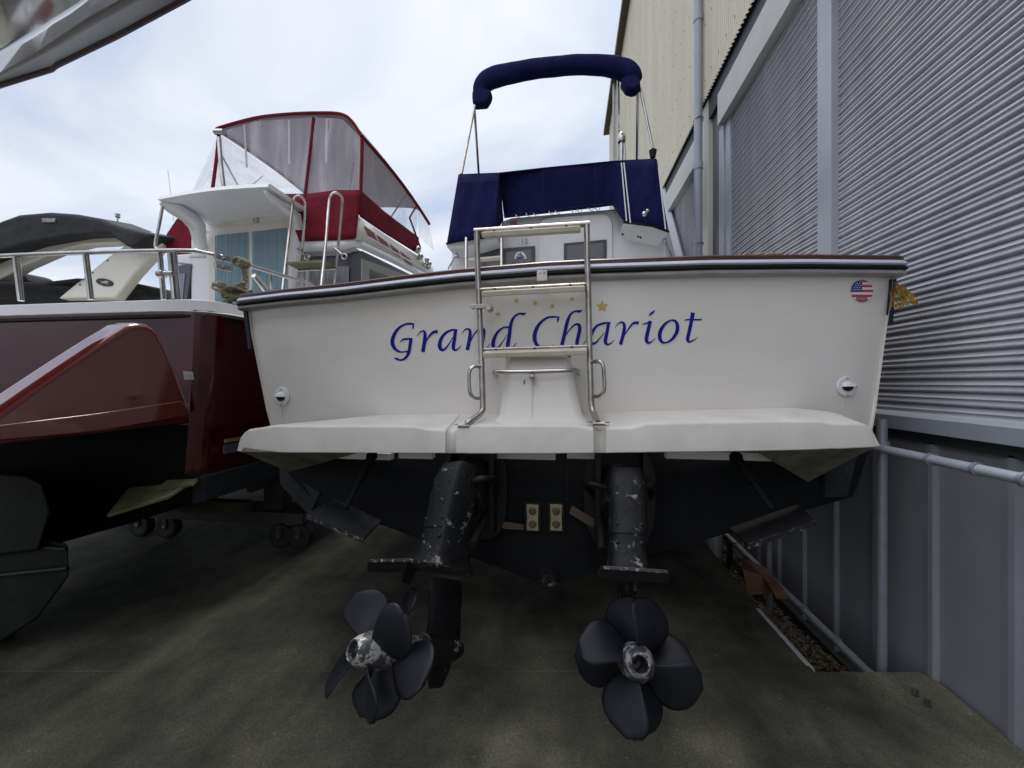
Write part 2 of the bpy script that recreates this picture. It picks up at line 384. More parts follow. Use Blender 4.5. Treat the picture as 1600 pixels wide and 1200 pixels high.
# the concrete yard is a thick slab in two pours, a joint between them
jl = lambda x: pe.y + (x - pe.x) * sn / cs      # the joint runs across the camera's view
g = MB()
g.prism([(-40, jl(-40) + .006, 0), (XA, jl(XA) + .006, 0), (XA, 60, 0), (-40, 60, 0)], (0, 0, -.6))
g.prism([(-40, -12, 0), (2.02, -12, 0), (2.02, .9, 0), (qe.x + .02, qe.y - .06, 0), (qe.x - .03, jl(qe.x) - .0, 0), (-40, jl(-40), 0)], (0, 0, -.6))
solo('concrete_yard', g, concrete, kind='structure', bevel=.006)
# planting bed between slab and building
g = MB(); nx, ny = 14, 60
for i in range(nx + 1):
    for j in range(ny + 1):
        x = XA - .02 + (2.16 - XA) * i / nx; y = 1.6 + 12 * j / ny
        g.v.append(Vector((x, y, -.50 + .05 * math.sin(x * 9 + y * 3) + random.uniform(-.03, .03) + .05 * max(0, 3 - y))))
for i in range(nx):
    for j in range(ny):
        a = i * (ny + 1) + j; g.f.append((a, a + ny + 1, a + ny + 2, a + 1))
solo('soil', g, soil, kind='structure')
g = MB()
for k in range(11000):
    x = random.uniform(XA, 2.08); y = 2.0 + 6 * random.random() ** 1.6
    z = -.47 + .05 * math.sin(x * 9 + y * 3) + .05 * max(0, 3 - y) + random.uniform(-.02, .03)
    a = random.uniform(0, 2 * PI); L = random.uniform(.006, .028); wd = random.uniform(.0015, .006)
    d = Vector((math.cos(a), math.sin(a), random.uniform(-.35, .35))) * L; e = Vector((-math.sin(a), math.cos(a), random.uniform(-.5, .5))) * wd
    p = Vector((x, y, z)); n_ = d.cross(e).normalized() * .002
    g.add([p - d - e, p + d - e, p + d + e, p - d + e, p + n_], [(0, 1, 4), (1, 2, 4), (2, 3, 4), (3, 0, 4), (3, 2, 1, 0)])
solo('bark_mulch', g, bark, 'shredded brown bark mulch in the narrow bed along the grey wall', 'mulch', kind='stuff', flat=True)

# ---------------------------------------------------------------- warehouse on the right
W = 2.08
wh = thing('warehouse', 'tall boat storage building with cream corrugated upper wall, roller shutters and grey lower panels', 'building', (2.3, 9, -.6))
def wx(px, py, X=W): return atx(px, py, X)
ZS = wx(1500, 668 - 10, W - .09).z            # sill top
ZS = H - (W - .09) / (9.65 * cs)
# lower wall of blue-grey sheets with standing ribs
p = MB()
y = -3.0; prof = []
while y < 21:
    prof += [(W, y), (W, y + .335), (W - .030, y + .342), (W - .030, y + .372), (W + .004, y + .374), (W + .004, y + .384), (W - .012, y + .386), (W - .012, y + .412), (W, y + .415)]
    y += .42
p.loft([[Vector((x, yy + .19, z)) for x, yy in prof] for z in (-.62, ZS - .14)])
part('wall', p, panel_mat, wh, ang=20)
part('wall_footing', MB().box((W - .06, -3, -.63), (W + .02, 21, -.42)), M('dark_footing', (.03, .032, .03), .8), wh)
# sill channel
part('sill', MB().prism([(W - .09, -3, ZS), (W - .09, -3, ZS - .085), (W - .075, -3, ZS - .085), (W - .075, -3, ZS - .02), (W + .05, -3, ZS - .02), (W + .05, -3, ZS + .03)], (0, 24, 0)), grey_steel, wh, bevel=.003)
part('sill_shadow', MB().box((W - .03, -3, ZS - .15), (W + .06, 21, ZS - .022)), shadow_dark, wh)  # dark box painted as the shadow line under the sill
# header beam and cladding levels
ZH0 = H + W / (.613 * cs) * 1.0            # bottom of beam
ZC = H + W / (.507 * cs)                    # bottom of cladding
def shutter(y0, y1, z0, z1, pitch=.0735):
    m = MB(); pr = []; z = z0
    X0 = W + .005
    while z < z1:
        pr += [(X0 + .022, z), (X0 + .020, z + .002), (X0 - .002, z + .005), (X0 - .006, z + .011), (X0 - .003, z + .020), (X0 + .006, z + .034),
               (X0 + .002, z + .038), (X0 - .005, z + .043), (X0 - .001, z + .053), (X0 + .012, z + .067), (X0 + .022, z + .0705)]
        z += pitch
    nY = max(2, int((y1 - y0) / .6)); rw = []
    for k in range(nY + 1):
        row = []
        for i_, (x, zz) in enumerate(pr):
            sl = i_ // 11; row.append(Vector((x + .0010 * math.sin(sl * 7.3) + .0009 * math.sin(sl * 2.1 + k * 1.7), y0 + (y1 - y0) * k / nY, zz + .0012 * math.sin(sl * 3.3 + k * 1.1))))
        rw.append(row)
    m.loft(rw)
    return m
Yp1a, Yp1b = wx(1305, 400, W - .02).y, wx(1283, 400, W - .02).y      # post between shutters (near, far)
Ys2 = wx(1143, 400).y; Yj = wx(1128, 400).y; Yd = wx(1112, 400).y
part('roller_shutter', shutter(-3, Yp1a, ZS, ZC - .5), shutter_mat, wh, ang=60)
part('roller_shutter', shutter(Yp1b, Ys2, ZS, ZC - .5), shutter_mat, wh, ang=60)
part('roller_shutter', shutter(wx(1084, 400).y, 16.5, ZS, ZC - .5), shutter_mat, wh, ang=60)
part('post', MB().box((W - .05, Yp1a, ZS), (W + .03, Yp1b, ZH0 + .02)), post_mat, wh, bevel=.004)
part('jamb', MB().box((W - .02, Ys2, ZS), (W + .05, (Ys2 + Yj) / 2 - .01, ZH0)).box((W - .04, (Ys2 + Yj) / 2, ZS), (W + .05, Yj, ZH0)), post_mat, wh, bevel=.003)
part('column', MB().box((W + .015, Yj + .01, -.5), (W + .1, Yd, ZC + .2)), M('dark_grey_column', (.13, .135, .14), .5), wh)
part('pilaster', MB().box((W - .05, Yd, -.5), (W + .1, wx(1098, 300).y, ZC - .0)), M('ivory_wall_panel', (.58, .57, .50), .5), wh, bevel=.003)
# beams
bm_ = lambda y0, y1: MB().prism([(W - .10, y0, ZH0), (W + .03, y0, ZH0), (W + .03, y0, ZH0 + .42), (W - .10, y0, ZH0 + .42)], (0, y1 - y0, 0))
Yb1 = wx(1121, 219, W - .1).y
part('header_beam', bm_(-3, Yb1), beam_mat, wh, bevel=.004)
Yb2 = wx(1084, 300, W - .1).y
part('header_beam', bm_(Yb2, 17), beam_mat, wh, bevel=.004)
part('shadow_gap', MB().box((W - .04, -3, ZH0 + .42), (W + .06, 17, ZC + .4)), shadow_dark, wh)  # dark filler painted as the shaded gap above the beam
# corrugated cladding
m = MB(); pr = []; y = -3
while y < 19.9:
    pr += [(W - .10, y), (W - .10, y + .022), (W - .078, y + .034), (W - .078, y + .053)]
    y += .065
ZT = 15.0
m.loft([[Vector((x, yy, z)) for x, yy in pr] for z in (ZC, ZT)])
part('cladding', m, cream_clad, wh, ang=20)
m = MB(); z = ZC + .25
while z < ZT - .3:
    y = 1.2
    k = 0
    while y < 19:
        m.add([(W - .109, y, z), (W - .101, y - .012, z - .012), (W - .101, y + .012, z - .012), (W - .101, y + .012, z + .012), (W - .101, y - .012, z + .012)],
              [(0, 1, 2), (0, 2, 3), (0, 3, 4), (0, 4, 1)])
        y += .26 if z < 9 else .39
    z += .82
part('cladding_screws', m, clad_far, wh, flat=True)['kind'] = 'stuff'
part('gable_wall', MB().box((W - .06, 19.9, -.6), (14, 20.1, ZT)), M('cream_gable', (.55, .52, .40), .6), wh)
e0 = atx(943, 212, W - .33); 
part('roof', MB().prism([(W - .33, -3, 14.1), (W - .33, -3, 14.32), (14, -3, 17.5), (14, -3, 17.3), (W - .05, -3, 14.12)], (0, 23.5, 0)), trim_brown, wh)
# slanting brace in the far bay
a, b = wx(1034, 285, W - .05), wx(1062, 400, W - .05)
b.z -= 1.2; b.y -= .9
part('brace', MB().tube([a, b], .09, n=4), post_mat, wh, flat=True)
# downpipe
dp = wx(1091, 300, W - .17)
m = MB().tube([(dp.x, dp.y, -.3), (dp.x, dp.y, ZT - .6)], .058, n=16)
for zz in (H + 1.0, H + 3.2, H + 5.4, H + 7.6): m.lathe((dp.x, dp.y, zz), (0, 0, 1), [(-.05, .059), (-.05, .067), (.05, .067), (.05, .059)])
pp = part('downpipe', m, pvc, wh)
m = MB()
for zz in (H + .9, H + 2.05, H + 3.9, H + 5.8):
    m.tube([(dp.x + .07 * math.cos(t), dp.y + .07 * math.sin(t), zz) for t in [k * PI / 6 for k in range(-5, 6)]] + [(W - .08, dp.y + .05, zz)], .008, n=6)
part('bracket', m, galv, pp)
d2 = atd(962, 150, 17.5)
part('downpipe', MB().tube([(W - .2, 17, -.3), (W - .2, 17, ZT - .6)], .06, n=10), pvc_white, wh)

# galvanised pipe railing in the bed
pr_ = thing('pipe_railing', 'galvanised pipe railing with clamps standing in the bed before the grey wall', 'railing', (1.86, 2.4, -.5))
XR = 1.86
pA = atx(1378, 700, XR); pB = atx(1202, 900, XR)
for q, ztop, r_ in ((pA, atx(1378, 655, XR).z, .026), (pB, atx(1202, 700, XR).z, .026)):
    part('post', MB().tube([(XR, q.y, -.6), (XR, q.y, ztop)], r_, n=14), galv, pr_)
zu = atx(1500, 724, XR).z; zl = H - XR / (.985 ** -1 * cs) * 1.0
zl = H - XR * .985 / cs
part('rail', MB().tube([(XR - .05, pA.y + .02, zu), (XR - .05, -2.5, zu)], .024, n=14), pvc, pr_)
part('rail', MB().tube([(XR + .03, pA.y + .03, zl), (XR + .03, 9.5, zl)], .026, n=14), pvc, pr_)
m = MB()
for yy in (2.28, 2.05, 1.86, 1.6, 1.35): m.lathe((XR - .05, yy, zu), (0, 1, 0), [(-.008, .024), (-.008, .031), (.008, .031), (.008, .024)]).box((XR - .04, yy - .006, zu - .03), (XR + .05, yy + .006, zu - .024))
for yy in (2.7, 3.1, 3.5, 4.1, 4.8): m.box((XR - .012, yy - .012, zl + .018), (XR + .045, yy + .012, zl + .034))
m.lathe((XR, pA.y, zu), (0, 0, 1), [(-.035, .026), (-.035, .036), (.035, .036), (.035, .026)])
m.lathe((XR, pB.y, zl), (0, 0, 1), [(-.035, .026), (-.035, .036), (.035, .036), (.035, .026)])
part('clamp', m, galv, pr_)

# small things in the bed
a, b = atz(1190, 964, -.03), atz(1262, 1046, -.03)
solo('plastic_pipe', MB().tube([a + (b - a) * -.1, b + (b - a) * .02], .034, n=14), pvc_white, 'white plastic pipe lying in the bed against the slab edge', 'pipe', loc=a)
a = atz(1168, 925, -.40)
m = MB().prism([atd(1160, 888, 3.55), atd(1204, 905, 3.45), atd(1206, 928, 3.45), atd(1168, 930, 3.45)], (.10, .28, -.02))
solo('block', m, stone, 'orange terracotta block tilted on the mulch behind the railing post', 'block', loc=a, bevel=.006)
m = MB().prism([atd(1208, 925, 3.25), atd(1225, 922, 3.25), atd(1231, 936, 3.25), atd(1214, 937, 3.25)], (.03, .35, .02))
solo('brick', m, stone, 'small orange brick on the mulch just right of the railing post', 'brick', loc=atd(1218, 930, 3.25), bevel=.004)
c0 = atd(1116, 860, 4.4)
solo('drain_pipe', MB().tube([(c0.x, c0.y, -.62), (c0.x, c0.y, 0.55)], .085, n=18), pvc_white, 'thick white drain pipe rising out of the bed beneath the hull', 'pipe', loc=(c0.x, c0.y, -.6))
m = MB(); pth = [atd(1131, 838, 4.15), atd(1139, 850, 4.1), atd(1141, 868, 4.05), atd(1137, 885, 4.0), atd(1127, 896, 3.95)]
pth = [Vector(q) for q in smooth([tuple(q) for q in pth], 14)]
m.tube(pth, [.024 + .006 * (i % 2) for i in range(len(pth))], n=12)
solo('hose', m, M('black_corrugated_hose', (.02, .02, .02), .3), 'black corrugated hose curving down beside the white drain pipe', 'hose', loc=pth[0])
for i, (qx, qy) in enumerate(((1427, 1088), (1446, 1104))):
    q = atz(qx, qy, 0)
    o = solo('anchor_bolt', MB().tube([q, q + Vector((0, 0, .045))], .006, n=8).tube([q + Vector((.016, -.004, 0)), q + Vector((.016, -.004, .04))], .006, n=8), steel_dull,
             ('rusty stub of a bolt pair farther from the camera on the slab' , 'rusty stub of a bolt pair nearer to the camera on the slab')[i], 'anchor bolt', loc=q, group='bolt stubs in the slab')

# ---------------------------------------------------------------- the main boat
YT = 2.32
XC = -.2
def tY(X): return YT + .05 * (X - XC) ** 2
def ont(px, py, off=0.0):
    """point on the curved transom (off metres aft of it)"""
    Y = YT
    for _ in range(8): Y = tY(at(px, py, Y).x) - off
    return at(px, py, Y)
boat = thing('motor_yacht', 'cream white cabin cruiser seen from astern with blue lettering and navy canvas', 'boat', (XC, 2.32, .5))

# hull: transom outline then stations forward
TOP = [(372, 474), (385, 466), (450, 458), (545, 449), (640, 437), (720, 428), (850, 417.5), (920, 414), (1100, 408), (1250, 406.5), (1400, 408), (1410, 412)]
def topy(x): return interp(TOP, x)
left = [ont(387, 480), ont(392, 520), ont(404, 580), ont(416, 640), ont(432, 700), ont(455, 745), ont(490, 782)]
right = [ont(1397, 425), ont(1392, 470), ont(1382, 540), ont(1369, 640), ont(1358, 700), ont(1346, 740), ont(1332, 776)]
keelp = ont(858, 915)
def chine(a, n=4): return [a + (keelp - a) * k / n for k in range(1, n)]
upper_n = 5
outl = left[::-1][0:0]
# full ring: left top -> down -> keel -> up right -> across the top
def ring_at(f):
    """f = 0 at transom .. 1 at the bow"""
    Y = 2.3 + 9.5 * f
    taper = 1 - .10 * min(1, f / .35) - .9 * max(0, (f - .35) / .65) ** 2.2
    pts = []
    for q in left + chine(left[-1]) + [keelp] + chine(right[-1])[::-1] + right[::-1]:
        x = XC + (q.x - XC) * taper; z = q.z + (.0 if f < .4 else (f - .4) * (.5 if q.z > 1.2 else 1.3 * (f - .4)))
        pts.append(Vector((x, (q.y if f == 0 else Y + (q.y - YT) * taper), z)))
    return pts
rows = [ring_at(f) for f in (0, .02, .1, .3, .5, .7, .85, .97)]
WLn = 4                                        # index of the paint line in left/right lists
nL = len(left); nR = len(right); n = len(rows[0])
up = MB(); up.loft([r_[:WLn + 1] for r_ in rows]); up.loft([r_[n - WLn - 1:] for r_ in rows])
lo = MB(); lo.loft([r_[WLn:n - WLn] for r_ in rows])
part('hull', up, gel, boat, ang=50)
# transom face as a curved grid, white above the paint line
m = MB(); K = 44; J = 10; rr = []
for j in range(J + 1):
    row = []
    for k in range(K + 1):
        t = j / J
        zt = [(q.z) for q in (left[0], left[WLn])]
        xl = left[0].lerp(left[WLn], t); xr = right[0].lerp(right[WLn], t)
        # follow the traced sides
        ll = interp([(i_ / WLn, left[i_].x) for i_ in range(WLn + 1)], t); rl = interp([(i_ / WLn, right[i_].x) for i_ in range(WLn + 1)], t)
        x = ll + (rl - ll) * k / K
        ztop = interp([(ont(a_, b_).x, ont(a_, b_).z) for a_, b_ in TOP], x) - .05
        zb = left[WLn].z + (right[WLn].z - left[WLn].z) * k / K
        ed = min(k, K - k); bow = {0: .02, 1: .004}.get(ed, 0)
        row.append(Vector((x, tY(x) + bow, ztop + (zb - ztop) * t)))
    rr.append(row)
m.loft(rr)
part('transom', m, gel, boat, ang=60)
m = MB(); cp = [Vector((q.x, q.y + .004, q.z)) for q in rows[0][WLn:n - WLn]]
cen = Vector((keelp.x, tY(keelp.x) + .002, .75 * left[WLn].z + .25 * keelp.z))
tl, tr = cp[0] + Vector((0, 0, .02)), cp[-1] + Vector((0, 0, .02))
m.v = cp + [cen]; m.f = [(i, i + 1, len(cp)) for i in range(len(cp) - 1)] + [(len(cp) - 1, 0, len(cp))]
lo.add(m.v, m.f)
part('hull_bottom', lo, antifoul, boat, ang=50)
part('deck', MB().loft([[r_[0] + Vector((.02, 0, -.02)), Vector((XC, r_[0].y, r_[0].z - .01)), r_[-1] + Vector((-.02, 0, -.02))] for r_ in rows[5:]]), gel_cab, boat)
part('cockpit_floor', MB().box((-1.9, 2.6, .95), (1.45, 8, 1.0)), gel_cab, boat)
# rails wrapping round the stern: path from side to side
path = []
for k in range(61):
    px = 386 + (1394 - 386) * k / 60
    q = ont(px, topy(px)); path.append(Vector((q.x, q.y, q.z)))
def wrap(path, sgn_out, front):
    a, b = path[0], path[-1]
    pre = []; post = []
    for k in range(1, 7):
        t = k / 6 * PI / 2
        pre.append(a + Vector((-.02 * math.sin(t), .05 * (1 - math.cos(t)), 0)))
        post.append(b + Vector((.02 * math.sin(t), .05 * (1 - math.cos(t)), 0)))
    for k in (1, 2, 3, 4, 5):
        pre.append(pre[5] + Vector((.0, 1.1 * k, .0))); post.append(post[5] + Vector((0, 1.1 * k, 0)))
    return pre[::-1] + path + post
path = wrap(path, 0, 0)
def rail(prof):
    """prof: (outward, z) loop swept along the path"""
    rows_ = []
    for i, q in enumerate(path):
        t = (path[min(i + 1, len(path) - 1)] - path[max(i - 1, 0)]); t.z = 0; t.normalize()
        o = Vector((t.y, -t.x, 0))
        rows_.append([q + o * a_ + Vector((0, 0, b_)) for a_, b_ in prof])
    return MB().loft(rows_, True, True)
part('cap_rail', rail([(-.11, -.005), (-.11, .022), (.034, .022), (.043, .014), (.043, -.005)]), teak, boat, ang=30)
part('rub_rail', rail([(-.02, -.006), (.042, -.006), (.056, -.016), (.060, -.028), (.052, -.036), (-.02, -.036)]), alu, boat, ang=40)
part('rubber_strip', rail([(-.02, -.037), (.050, -.037), (.062, -.045), (.062, -.052), (.050, -.060), (-.02, -.060)]), rubber, boat, ang=40)
part('lower_rail', rail([(-.02, -.061), (.045, -.061), (.056, -.070), (.054, -.082), (.036, -.090), (-.02, -.090)]), rub_grey, boat, ang=40)
# rail joint bracket
q = ont(847, 431, .068)
part('rail_joint', MB().obox(q, (.030, 0, 0), (0, .006, 0), (0, 0, .030)).lathe(q + Vector((-.012, -.005, .014)), (0, -1, 0), [(0, .006), (.004, .005), (.005, .001)], 10).lathe(q + Vector((.012, -.005, .014)), (0, -1, 0), [(0, .006), (.004, .005), (.005, .001)], 10), steel_dull, boat, bevel=.002)
# navy strips on the quarters
for (x0, y0, x1, y1, dx) in ((384, 484, 392, 545, -.012), (1394, 436, 1388, 506, .012)):
    a, b = ont(x0, y0), ont(x1, y1)
    part('corner_strip', MB().prism([a + Vector((dx - .014, .004, 0)), a + Vector((dx + .014, .004, 0)), b + Vector((dx + .014, .004, 0)), b + Vector((dx - .014, .004, 0))], (0, .12, 0)), navy_dark, boat)

# lettering: calligraphic strokes with a width at each point, from three tracing grids
def Z1(p): return (600 + p[0] / 10, 450 + p[1] / 10, p[2] / 10)
def Z2(p): return (740 + p[0] / 8, 450 + p[1] / 8, p[2] / 8)
def Z3(p): return (930 + p[0] / 8.889, 460 + p[1] / 8.889, p[2] / 8.889)
letters = [
 (Z1, [[(448, 640, 12), (456, 605, 26), (462, 560, 12)], [(470, 562, 22), (420, 560, 32), (350, 562, 30), (250, 610, 36), (170, 705, 50), (130, 820, 60), (148, 915, 56), (215, 985, 36), (290, 1000, 24), (380, 985, 26)],
       [(252, 850, 10), (290, 808, 24), (350, 796, 30), (440, 792, 26)], [(422, 785, 50), (405, 900, 50), (388, 1000, 48), (350, 1075, 42), (290, 1120, 30), (230, 1122, 28), (190, 1102, 34), (152, 1110, 4)]]),
 (Z1, [[(513, 756, 6), (560, 692, 18), (618, 672, 30), (640, 720, 48), (632, 830, 56), (605, 998, 56)], [(645, 850, 10), (700, 760, 26), (770, 690, 40), (838, 680, 52)]]),
 (Z1, [[(1148, 655, 22), (1060, 656, 32), (960, 705, 40), (890, 800, 52), (868, 900, 60), (900, 966, 48), (960, 945, 30), (1030, 850, 18), (1076, 765, 10)],
       [(1120, 645, 52), (1100, 800, 54), (1082, 925, 56), (1108, 970, 34), (1160, 948, 18), (1212, 893, 6)]]),
 (Z1, [[(1213, 718, 6), (1260, 655, 18), (1318, 640, 30), (1345, 690, 48), (1335, 800, 56), (1300, 970, 58)],
       [(1345, 850, 10), (1400, 735, 20), (1460, 660, 22), (1525, 630, 32), (1560, 660, 46), (1555, 740, 50), (1535, 850, 52), (1520, 930, 52), (1540, 970, 32), (1590, 952, 18), (1655, 868, 6)]]),
 (Z2, [[(657, 306, 3), (625, 324, 30), (570, 320, 22), (505, 365, 28), (466, 450, 40), (445, 600, 46), (425, 735, 46), (448, 775, 28), (490, 745, 14), (535, 683, 5)],
       [(445, 494, 26), (380, 492, 20), (310, 540, 30), (262, 620, 40), (242, 705, 46), (262, 760, 36), (310, 740, 22), (370, 662, 12), (418, 585, 7)]]),
 (Z2, [[(1048, 430, 10), (1056, 395, 24), (1066, 358, 10)], [(1072, 362, 14), (1000, 360, 24), (920, 372, 26), (832, 438, 36), (778, 530, 48), (762, 620, 52), (785, 700, 42), (850, 748, 28), (930, 748, 20), (1000, 710, 6)]]),
 (Z2, [[(1358, 272, 3), (1322, 292, 32), (1270, 290, 22), (1212, 330, 28), (1172, 420, 42), (1140, 560, 46), (1112, 680, 46), (1098, 750, 46)],
       [(1140, 610, 8), (1200, 522, 16), (1262, 462, 24), (1315, 458, 36), (1326, 515, 46), (1310, 600, 46), (1292, 695, 44), (1312, 748, 26), (1350, 730, 14), (1407, 653, 5)]]),
 (Z3, [[(215, 393, 16), (130, 398, 30), (20, 440, 32), (-48, 540, 46), (-72, 615, 50), (-45, 680, 42), (10, 668, 26), (70, 600, 14), (128, 528, 7)],
       [(188, 388, 46), (165, 520, 46), (142, 645, 50), (165, 692, 30), (215, 680, 18), (273, 630, 5)]]),
 (Z3, [[(270, 467, 5), (320, 405, 16), (378, 388, 28), (405, 430, 42), (398, 520, 48), (375, 610, 48), (352, 697, 48)], [(408, 565, 9), (470, 470, 22), (530, 402, 34), (606, 394, 46)]]),
 (Z3, [[(648, 418, 6), (710, 400, 22), (770, 385, 22)], [(768, 366, 46), (740, 480, 50), (712, 610, 52), (728, 668, 38), (775, 662, 20), (842, 603, 5)], [(738, 300, 2), (770, 272, 26), (805, 246, 26), (833, 214, 2)]]),
 (Z3, [[(1050, 358, 22), (970, 410, 36), (908, 505, 50), (897, 600, 50), (930, 662, 34), (990, 668, 22), (1070, 620, 36), (1132, 525, 50), (1143, 435, 50), (1112, 368, 32), (1050, 358, 22)]]),
 (Z3, [[(1358, 252, 60), (1335, 380, 50), (1300, 540, 50), (1284, 620, 48), (1306, 658, 30), (1370, 634, 18), (1427, 593, 5)], [(1240, 363, 5), (1290, 350, 20), (1460, 350, 20), (1483, 340, 4)]]),
]
lt = MB(); sk = 0
for Z, strokes in letters:
    for s_ in strokes:
        pts = smooth([Z(q) for q in s_], 7); off = .0022 + .00035 * (sk % 6); sk += 1
        vs = []
        for i, (x, y, wd) in enumerate(pts):
            a_, b_ = pts[max(i - 1, 0)], pts[min(i + 1, len(pts) - 1)]
            dx, dy = b_[0] - a_[0], b_[1] - a_[1]; L = math.hypot(dx, dy) or 1
            nx_, ny_ = -dy / L * wd / 2, dx / L * wd / 2
            vs += [ont(x + nx_, y + ny_, off), ont(x - nx_, y - ny_, off)]
        lt.add(vs, [(2 * i, 2 * i + 1, 2 * i + 3, 2 * i + 2) for i in range(len(pts) - 1)])
part('lettering', lt, blue_ink, boat, flat=True)
def star(m, x, y, r_, off=.003, rot=0):
    pts = [ont(x + (r_ if k % 2 == 0 else r_ * .42) * math.sin(k * PI / 5 + rot), y - (r_ if k % 2 == 0 else r_ * .42) * math.cos(k * PI / 5 + rot), off) for k in range(10)]
    c = ont(x, y, off); m.add(pts + [c], [(k, (k + 1) % 10, 10) for k in range(10)])
for x, y in ((778, 490.5), (807, 469.5), (836, 473), (863, 478), (894, 467)):
    m = MB(); star(m, x, y, 4.6); part('star_decal', m, gold_ink, boat, flat=True)
m = MB(); star(m, 941, 478.5, 10.2); st = part('star_decal', m, gold_ink, boat, flat=True, label='largest gold star with a tiny smiling face')
m = MB()
for dx in (-1.6, 1.6): m.add([ont(941 + dx + .55 * math.cos(t), 476.5 + .9 * math.sin(t), .0045) for t in [k * PI / 4 for k in range(8)]], [tuple(range(8))])
sm = [(941 + 2.9 * math.cos(t), 478.3 + 2.6 * math.sin(t)) for t in [PI * (.08 + .84 * k / 8) for k in range(9)]]
m.add([ont(x, y + s_ * .35, .0045) for x, y in sm for s_ in (-1, 1)], [(2 * i, 2 * i + 1, 2 * i + 3, 2 * i + 2) for i in range(8)])
part('smile', m, M('pale_gold_vinyl', (.75, .62, .3), .4), st, flat=True)

# round flag sticker
fx, fy, fr = 1347, 454.5, 17.3
def slice_(y0, y1, x0=-9e9, x1=9e9, off=.003, n=8):
    rows_ = []
    for k in range(n + 1):
        y = y0 + (y1 - y0) * k / n; hw = math.sqrt(max(fr ** 2 - y * y, 0)); a_, b_ = max(-hw, x0), min(hw, x1)
        rows_.append([ont(fx + a_, fy + y, off), ont(fx + b_, fy + y, off)])
    return rows_
wm, rm, bm2, sm_ = MB(), MB(), MB(), MB()
wm.loft(slice_(-fr, fr, n=24))
sh = 2 * fr / 9
for k, y0 in enumerate([-fr, -fr + 2 * sh, -fr + 4 * sh, -fr + 6 * sh, -fr + 8 * sh]):
    rm.loft(slice_(y0, y0 + sh, x0=(0 if k < 2 else -99), off=.0042, n=4))
bm2.loft(slice_(-fr, -fr + 5 * sh - .6, x1=0, off=.0052, n=10))
for j in range(5):
    for i in range(4):
        x = -14 + i * 4 + (2 if j % 2 else 0); y = -15 + j * 3.3
        if x * x + y * y < (fr - 1.5) ** 2 and x < -1: star(sm_, fx + x, fy + y, 1.3, .0065)
fl = part('flag_sticker', wm, white_ink, boat, flat=True, label='round stars and stripes sticker reading HAWAII')
part('stripes', rm, red_ink, fl, flat=True); part('canton', bm2, flag_blue, fl, flat=True); part('stars', sm_, white_ink, fl, flat=True)

def text_mb(txt, fn, size=1.0, bold=0.0):
    """flat lettering: fn maps (x right, y up) in units of letter height to a point"""
    cu = bpy.data.curves.new('t', 'FONT'); cu.body = txt; cu.size = size; cu.align_x = 'CENTER'; cu.resolution_u = 3; cu.offset = bold
    o = bpy.data.objects.new('t', cu); C.objects.link(o)
    me = o.to_mesh(); mb = MB(); mb.v = [fn(v.co.x, v.co.y) for v in me.vertices]; mb.f = [tuple(p_.vertices) for p_ in me.polygons]
    o.to_mesh_clear(); bpy.data.objects.remove(o); bpy.data.curves.remove(cu)
    return mb
part('caption', text_mb('HAWAII', lambda x, y: ont(fx - .3 + x * 4.9, fy + 12.8 - y * 4.6, .0075), bold=.035), black_ink, fl, flat=True)

# scuppers
for cx_, cy_, pr2 in ((441, 620, 13), (1322, 604, 17)):
    c = ont(cx_, cy_, .002); rad = (ont(cx_ + pr2, cy_, 0) - ont(cx_, cy_, 0)).length * .92
    nrm = Vector((.1 * (c.x - XC), -1, 0)).normalized(); nrm = Vector((-.1 * (c.x - XC) * -1, -1, 0)).normalized()
    sc_ = part('scupper', MB().lathe(c, nrm, [(0, rad), (.006, rad * .99), (.010, rad * .9), (.010, rad * .55), (.004, rad * .5), (.002, .001)], 36), gel_cab, boat)
    m = MB(); rws = []
    for k in range(9):
        t = PI * k / 8
        rws.append([c + nrm * .006 + Vector((rad * .62 * math.cos(t), 0, rad * .55 * math.sin(t) * 1 + rad * .02)),
                    c + nrm * .03 + Vector((rad * .56 * math.cos(t), 0, rad * .30 * math.sin(t) + rad * .0)),
                    c + nrm * .034 + Vector((rad * .5 * math.cos(t), 0, rad * .02))])
    m.loft(rws); part('hood', m, gel_cab, sc_, ang=60)
    m = MB(); vs = [c + nrm * .0125 + Vector((rad * .5 * math.cos(t), 0, -abs(rad * .42 * math.sin(t)) + .0)) for t in [PI + PI * k / 10 for k in range(11)]]
    m.add(vs, [tuple(range(11))]); part('outlet', m, rubber, sc_, flat=True)
    m = MB()
    for a_ in (0, 90, 180, 270):
        m.lathe(c + nrm * .010 + Vector((math.cos(R(a_)) * rad * .78, 0, math.sin(R(a_)) * rad * .78)), nrm, [(0, rad * .085), (.003, rad * .07), (.004, .0005)], 10)
    part('screws', m, steel_dull, sc_)

